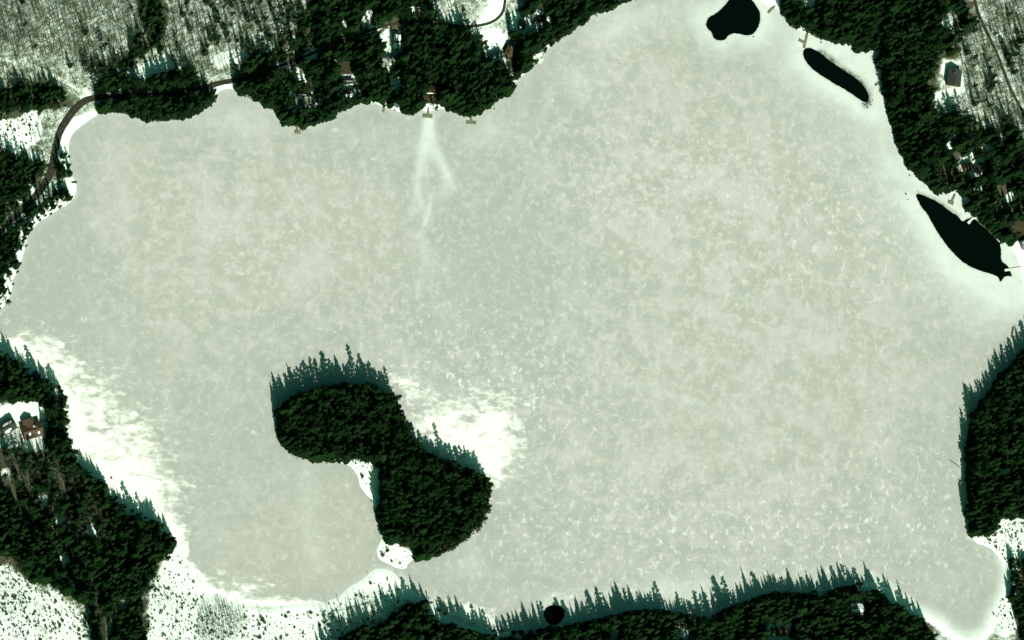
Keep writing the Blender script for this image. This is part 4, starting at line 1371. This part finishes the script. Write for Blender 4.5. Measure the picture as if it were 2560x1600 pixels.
# ------------------------------------------------------------------ houses
def house(px, py, ln, dp, ang, roof, wall, label, h=3.0, pitch=.55, patches=(), cover=None, name='house', chimney=True, wing=None):
    """plan centre, ridge length and depth in plan units, ridge angle in degrees"""
    p = spot(px, py)
    t = empty(name, (p.x, p.y, p.z), RAD(ang))
    lx, ly = ln * MPU / 2, dp * MPU / 2
    bodies = [(0, 0, lx, ly, False)]
    if wing:
        bodies.append((*[v * MPU for v in wing], True))
    for bi, (ox, oy, ax, ay, cross) in enumerate(bodies):
        hh = h - .25 * bi
        mb = MB()
        g = .3
        rise = (ax if cross else ay) * pitch
        e = -.8
        if not cross:
            X0, X1, Y0, Y1 = ox - ax + g, ox + ax - g, oy - ay + g, oy + ay - g
            mb.add([(X0, Y0, e), (X1, Y0, e), (X1, Y1, e), (X0, Y1, e), (X0, Y0, hh), (X1, Y0, hh), (X1, Y1, hh), (X0, Y1, hh), (X0, oy, hh + (ay - g) * pitch), (X1, oy, hh + (ay - g) * pitch)],
                   [(0, 1, 5, 4), (2, 3, 7, 6), (1, 2, 6, 9, 5), (3, 0, 4, 8, 7)])
        else:
            X0, X1, Y0, Y1 = ox - ax + g, ox + ax - g, oy - ay + g, oy + ay - g
            mb.add([(X0, Y0, e), (X1, Y0, e), (X1, Y1, e), (X0, Y1, e), (X0, Y0, hh), (X1, Y0, hh), (X1, Y1, hh), (X0, Y1, hh), (ox, Y0, hh + (ax - g) * pitch), (ox, Y1, hh + (ax - g) * pitch)],
                   [(0, 1, 5, 8, 4), (2, 3, 7, 9, 6), (1, 2, 6, 5), (3, 0, 4, 7)])
        mb.build('wall', wall, t)
        for s in (-1, 1):
            mb = MB()
            th = .18
            if not cross:
                y0, y1 = oy + s * (ay + .25), oy
                z0, z1 = hh - (.25 - .0) * pitch + .02, hh + ay * pitch + .02
                pts = [(ox - ax - .1, y0, z0), (ox + ax + .1, y0, z0), (ox + ax + .1, y1, z1), (ox - ax - .1, y1, z1)]
            else:
                x0, x1 = ox + s * (ax + .25), ox
                z0, z1 = hh - .25 * pitch + .02, hh + ax * pitch + .02
                pts = [(x0, oy - ay - .1, z0), (x0, oy + ay + .1, z0), (x1, oy + ay + .1, z1), (x1, oy - ay - .1, z1)]
            P = pts + [(a, b, c + th) for a, b, c in pts]
            mb.add(P, [(0, 1, 2, 3), (4, 5, 6, 7), (0, 1, 5, 4), (1, 2, 6, 5), (2, 3, 7, 6), (3, 0, 4, 7)])
            ro = mb.build('roof_slope', roof, t)
            # snow lying on this slope
            if not cross:
                for (sl, u0, u1, v0, v1) in patches:
                    if sl != s:
                        continue
                    n = 14
                    R = random.Random(int(px * 7 + py * 3 + u0 * 100 + v0 * 50 + s))
                    ring = []
                    for k in range(n):
                        tt = 6.283 * k / n
                        cu, cv = math.cos(tt), math.sin(tt)
                        q = max(abs(cu), abs(cv)) ** .75
                        j = R.uniform(.84, 1.06)
                        u = (u0 + u1) / 2 + cu / q * (u1 - u0) / 2 * j
                        v = (v0 + v1) / 2 + cv / q * (v1 - v0) / 2 * j
                        u = min(max(u, 0), 1); v = min(max(v, 0), 1)
                        a = [pts[0][i] + (pts[1][i] - pts[0][i]) * u for i in range(3)]; b = [pts[3][i] + (pts[2][i] - pts[3][i]) * u for i in range(3)]
                        ring.append(Vector([a[i] + (b[i] - a[i]) * v for i in range(3)]) + Vector((0, 0, th + .01)))
                    mid = sum(ring, Vector()) / n
                    topv = [mid + (r_ - mid) * .93 + Vector((0, 0, .16)) for r_ in ring]
                    ms = MB()
                    ms.add(ring + topv, [(k, (k + 1) % n, n + (k + 1) % n, n + k) for k in range(n)] + [tuple(range(n, 2 * n))])
                    ms.build('roof_snow', M['snow'], t)
    # windows and a door on the lit long side and the gable facing the camera
    for s, cnt in ((-1, max(2, int(lx))), (1, 2)):
        for k in range(min(cnt, 5)):
            x = -lx + 2 * lx * (k + 1) / (min(cnt, 5) + 1)
            y = s * (ly - .3)
            mb = MB()
            if k == 1 and s == -1:
                mb.box(x - .5, x + .5, y - .06, y + .06, 0, 2.1); mb.build('door', M['door'], t)
            else:
                mb.box(x - .6, x + .6, y - .05, y + .05, 1.0, 2.2); mb.build('window', M['glass'], t)
    if chimney:
        mb = MB()
        zz = h + ly * pitch
        mb.box(lx * .4 - .4, lx * .4 + .4, ly * .25 - .4, ly * .25 + .4, zz - 1.4, zz + .9)
        mb.box(lx * .4 - .5, lx * .4 + .5, ly * .25 - .5, ly * .25 + .5, zz + .9, zz + 1.05)
        mb.build('chimney', M['brick'], t)
    return tag(t, label, 'house' if name == 'house' else name.replace('_', ' '), 'buildings round the lake')


house(757, 250, 50, 26, 4, M['roof_olive'], M['wall_log'], 'olive-roofed cottage above the small dock on the upper shore', patches=((1, .1, .4, .5, .95), (1, .5, .95, .55, .9), (1, .2, .7, .1, .3)))
house(793, 258, 20, 16, 15, M['roof_grey'], M['wall_grey'], 'small grey shed with snowy roof beside the olive-roofed cottage', 2.4, patches=((-1, .1, .9, .2, .9),), name='shed', chimney=False)
house(869, 236, 26, 20, 12, M['roof_dark'], M['wall_log'], 'dark cottage with two white snow patches on its roof', patches=((-1, .05, .42, .15, .95), (-1, .55, .95, .1, .9)))
house(890, 230, 20, 18, -38, M['roof_teal'], M['wall_grey'], 'green-roofed cabin with a slanting snow strip on the upper shore', 2.6, patches=((1, .4, .95, .3, .95),), name='cabin', chimney=False)
house(868, 206, 28, 16, 4, M['roof_dark'], M['wall_log'], 'long dark cabin with thin snow lines above the two-patch cottage', 2.6, patches=((1, .1, .9, .75, .98), (-1, .0, .5, .0, .2), (-1, .6, .95, .1, .3)), name='cabin', chimney=False)
house(990, 107, 40, 20, 88, M['roof_dark'], M['wall_grey'], 'garage with white snow split into four slabs on its roof', 3.0, .4, patches=((1, .03, .47, .08, .95), (1, .53, .97, .08, .95), (-1, .04, .46, .08, .9), (-1, .56, .98, .1, .85)), name='garage', chimney=False)
house(968, 156, 34, 24, 5, M['roof_grey'], M['wall_log'], 'snow-patched grey cottage at the foot of the short drive', patches=((1, .0, .4, .35, .98), (1, .55, .95, .4, .95), (-1, .5, .98, .3, .6)))
house(1238, 142, 36, 18, 24, M['roof_teal'], M['wall_log'], 'green-roofed house below the white driveway clearing', patches=((-1, .2, .5, .0, .2),))
house(1273, 128, 26, 22, 65, M['roof_brown'], M['wall_log'], 'brown-roofed house right of the green-roofed one', 3.0)
house(1302, 64, 24, 16, 86, M['roof_brown'], M['wall_log'], 'brown-roofed cabin on a snowy lot near the top edge', 2.8, patches=((1, .0, .3, .2, .9),), name='cabin')
house(1076, 226, 26, 20, 3, M['roof_brown'], M['wall_log'], 'brown cottage with a snow line behind the T-shaped dock', patches=((-1, .0, .95, .02, .22), (1, .3, .8, .2, .5)))
house(2382, 196, 44, 36, 84, M['roof_dark'], M['wall_log'], 'large dark-roofed house in a snowy clearing on the upper right shore', 3.6, .5, chimney=True)
house(2447, 424, 30, 20, 66, M['roof_dark'], M['wall_grey'], 'dark house with one white roof strip beside a snowy yard', patches=((-1, .1, .6, .1, .5),))
house(2417, 420, 28, 20, 22, M['roof_brown'], M['wall_log'], 'brown-roofed house left of the house with the white strip', chimney=False)
house(2560, 612, 24, 22, 20, M['roof_grey'], M['wall_grey'], 'grey cottage cut by the right edge above the white dock', 2.8, patches=((1, .1, .9, .2, .9),))
house(78, 1078, 50, 36, 18, M['roof_brown'], M['wall_log'], 'brown-roofed lodge with white skylight patches at the lower left', 3.4, .5, patches=((-1, .25, .36, .45, .8), (-1, .7, .82, .35, .65), (1, .55, .68, .4, .7)), wing=(-4, 6, 14, 24))
house(14, 1070, 46, 28, 32, M['roof_dark'], M['wall_log'], 'dark-roofed building with snow patches at the left edge', 3.2, .5, patches=((-1, .25, .7, .1, .6), (1, .3, .9, .3, .7)))
house(2138, 1524, 36, 30, 2, M['roof_grey'], M['wall_log'], 'snow-white roof in the bottom right woods', 3.0, .4, patches=((1, .45, .98, .05, .98), (1, .02, .42, .05, .6), (-1, .05, .95, .5, .98)), chimney=False)
house(1946, 1580, 42, 22, 6, M['roof_brown'], M['wall_log'], 'brown-roofed cabin at the bottom edge among dark trees', 2.8, patches=((-1, .0, .2, .0, .8),), name='cabin')

# ------------------------------------------------------------------ rocks at the melting edges, fallen trunks, marks on the ice
RK = []
for k in range(3):
    R = random.Random(700 + k)
    mb = MB()
    ring = []
    for lvl, (z, rr) in enumerate(((-.3, 1.0), (.25, .95), (.6, .55))):
        ring += [(math.cos(6.283 * j / 8) * rr * R.uniform(.75, 1.15), math.sin(6.283 * j / 8) * rr * R.uniform(.75, 1.15), z * R.uniform(.85, 1.15)) for j in range(8)]
    mb.add(ring + [(0, 0, .72)], [(l * 8 + j, l * 8 + (j + 1) % 8, (l + 1) * 8 + (j + 1) % 8, (l + 1) * 8 + j) for l in range(2) for j in range(8)] + [(16 + j, 16 + (j + 1) % 8, 24) for j in range(8)])
    RK.append(mb.mesh('rock', M['rock']))
for i, (px, py, s, lab) in enumerate((
        (2163, 262, .8, 'first dark rock below the tail of the open-water slot'), (2168, 268, .9, 'rock lowest below the tail of the open-water slot'), (2177, 262, .8, 'rock at the right end of the row below the slot'),
        (2157, 259, .7, 'rock nearest the left side of the slot tail'), (2182, 250, .5, 'small rock right of the slot tail'), (2265, 485, .9, 'rock left of the largest melt hole\'s upper tip'),
        (2270, 499, .6, 'smaller rock below the one at the melt hole\'s upper tip'), (2274, 438, .7, 'dark rock beside the right shore above the largest hole'), (1884, 92, .7, 'small rock under the two-lobed water hole'),
        (1817, 107, .5, 'tiny rock under the left lobe of the top water hole'), (1174, 991, .5, 'dark speck of rock alone on ice right of the island'), (1160, 1116, .7, 'dark stone on the white drift right of the island'),
        (1236, 272, .8, 'dark stone on ice off the point of the upper woods'), (444, 1391, .6, 'small stone on snow right of the lower-left wood'), (2235, 232, .5, 'lone stone on ice beside the upper-right woods'))):
    p = spot(px, py)
    o = mesh_obj('rock', RK[i % 3])
    o.location = (p.x, p.y, p.z)
    o.scale = (s, s * .85, s)
    o.rotation_euler = (0, 0, i * 1.3)
    tag(o, lab, 'rock', 'dark rocks on the ice')


def fallen(a, b, r, label):
    p, q = spot(*a), spot(*b)
    p.z += r * .8; q.z += r * .6
    d = q - p
    t = empty('fallen_trunk', (p.x, p.y, 0))
    p2 = p - Vector((p.x, p.y, 0)); q2 = q - Vector((p.x, p.y, 0))
    mb = MB(); mb.tube([p2, (p2 + q2) / 2 + Vector((.1, .1, .05)), q2], [r, r * .8, r * .4], 7)
    mb.build('stem', M['log'], t, True)
    for k in range(6):
        s = p2 + (q2 - p2) * (.35 + .1 * k)
        u = Vector((-d.y, d.x, 0)).normalized() * (1 if k % 2 else -1) * 1.2 + d.normalized() * .9 + Vector((0, 0, .4))
        mb = MB(); mb.tube([s, s + u], [.08, .02], 4); mb.build('branch', M['log'], t)
    return tag(t, label, 'log', 'fallen trunks on the shore')


fallen((1186, 1336), (1160, 1328), .35, 'pale fallen trunk at the lower right edge of the island')
fallen((2398, 1168), (2372, 1149), .3, 'grey fallen trunk pointing out from the dark right-hand wood')
fallen((2206, 168), (2184, 158), .25, 'thin fallen trunk on ice at the upper-right shore')
fallen((2280, 412), (2272, 424), .25, 'short fallen trunk leaning on the right shore above the largest hole')
fallen((2503, 604), (2486, 590), .25, 'thin fallen trunk by the right bank of the largest melt hole')

print('conifers', len(conifers), 'bare', len(bares), 'shrubs', len(sh_pts), 'objects', len(bpy.data.objects))
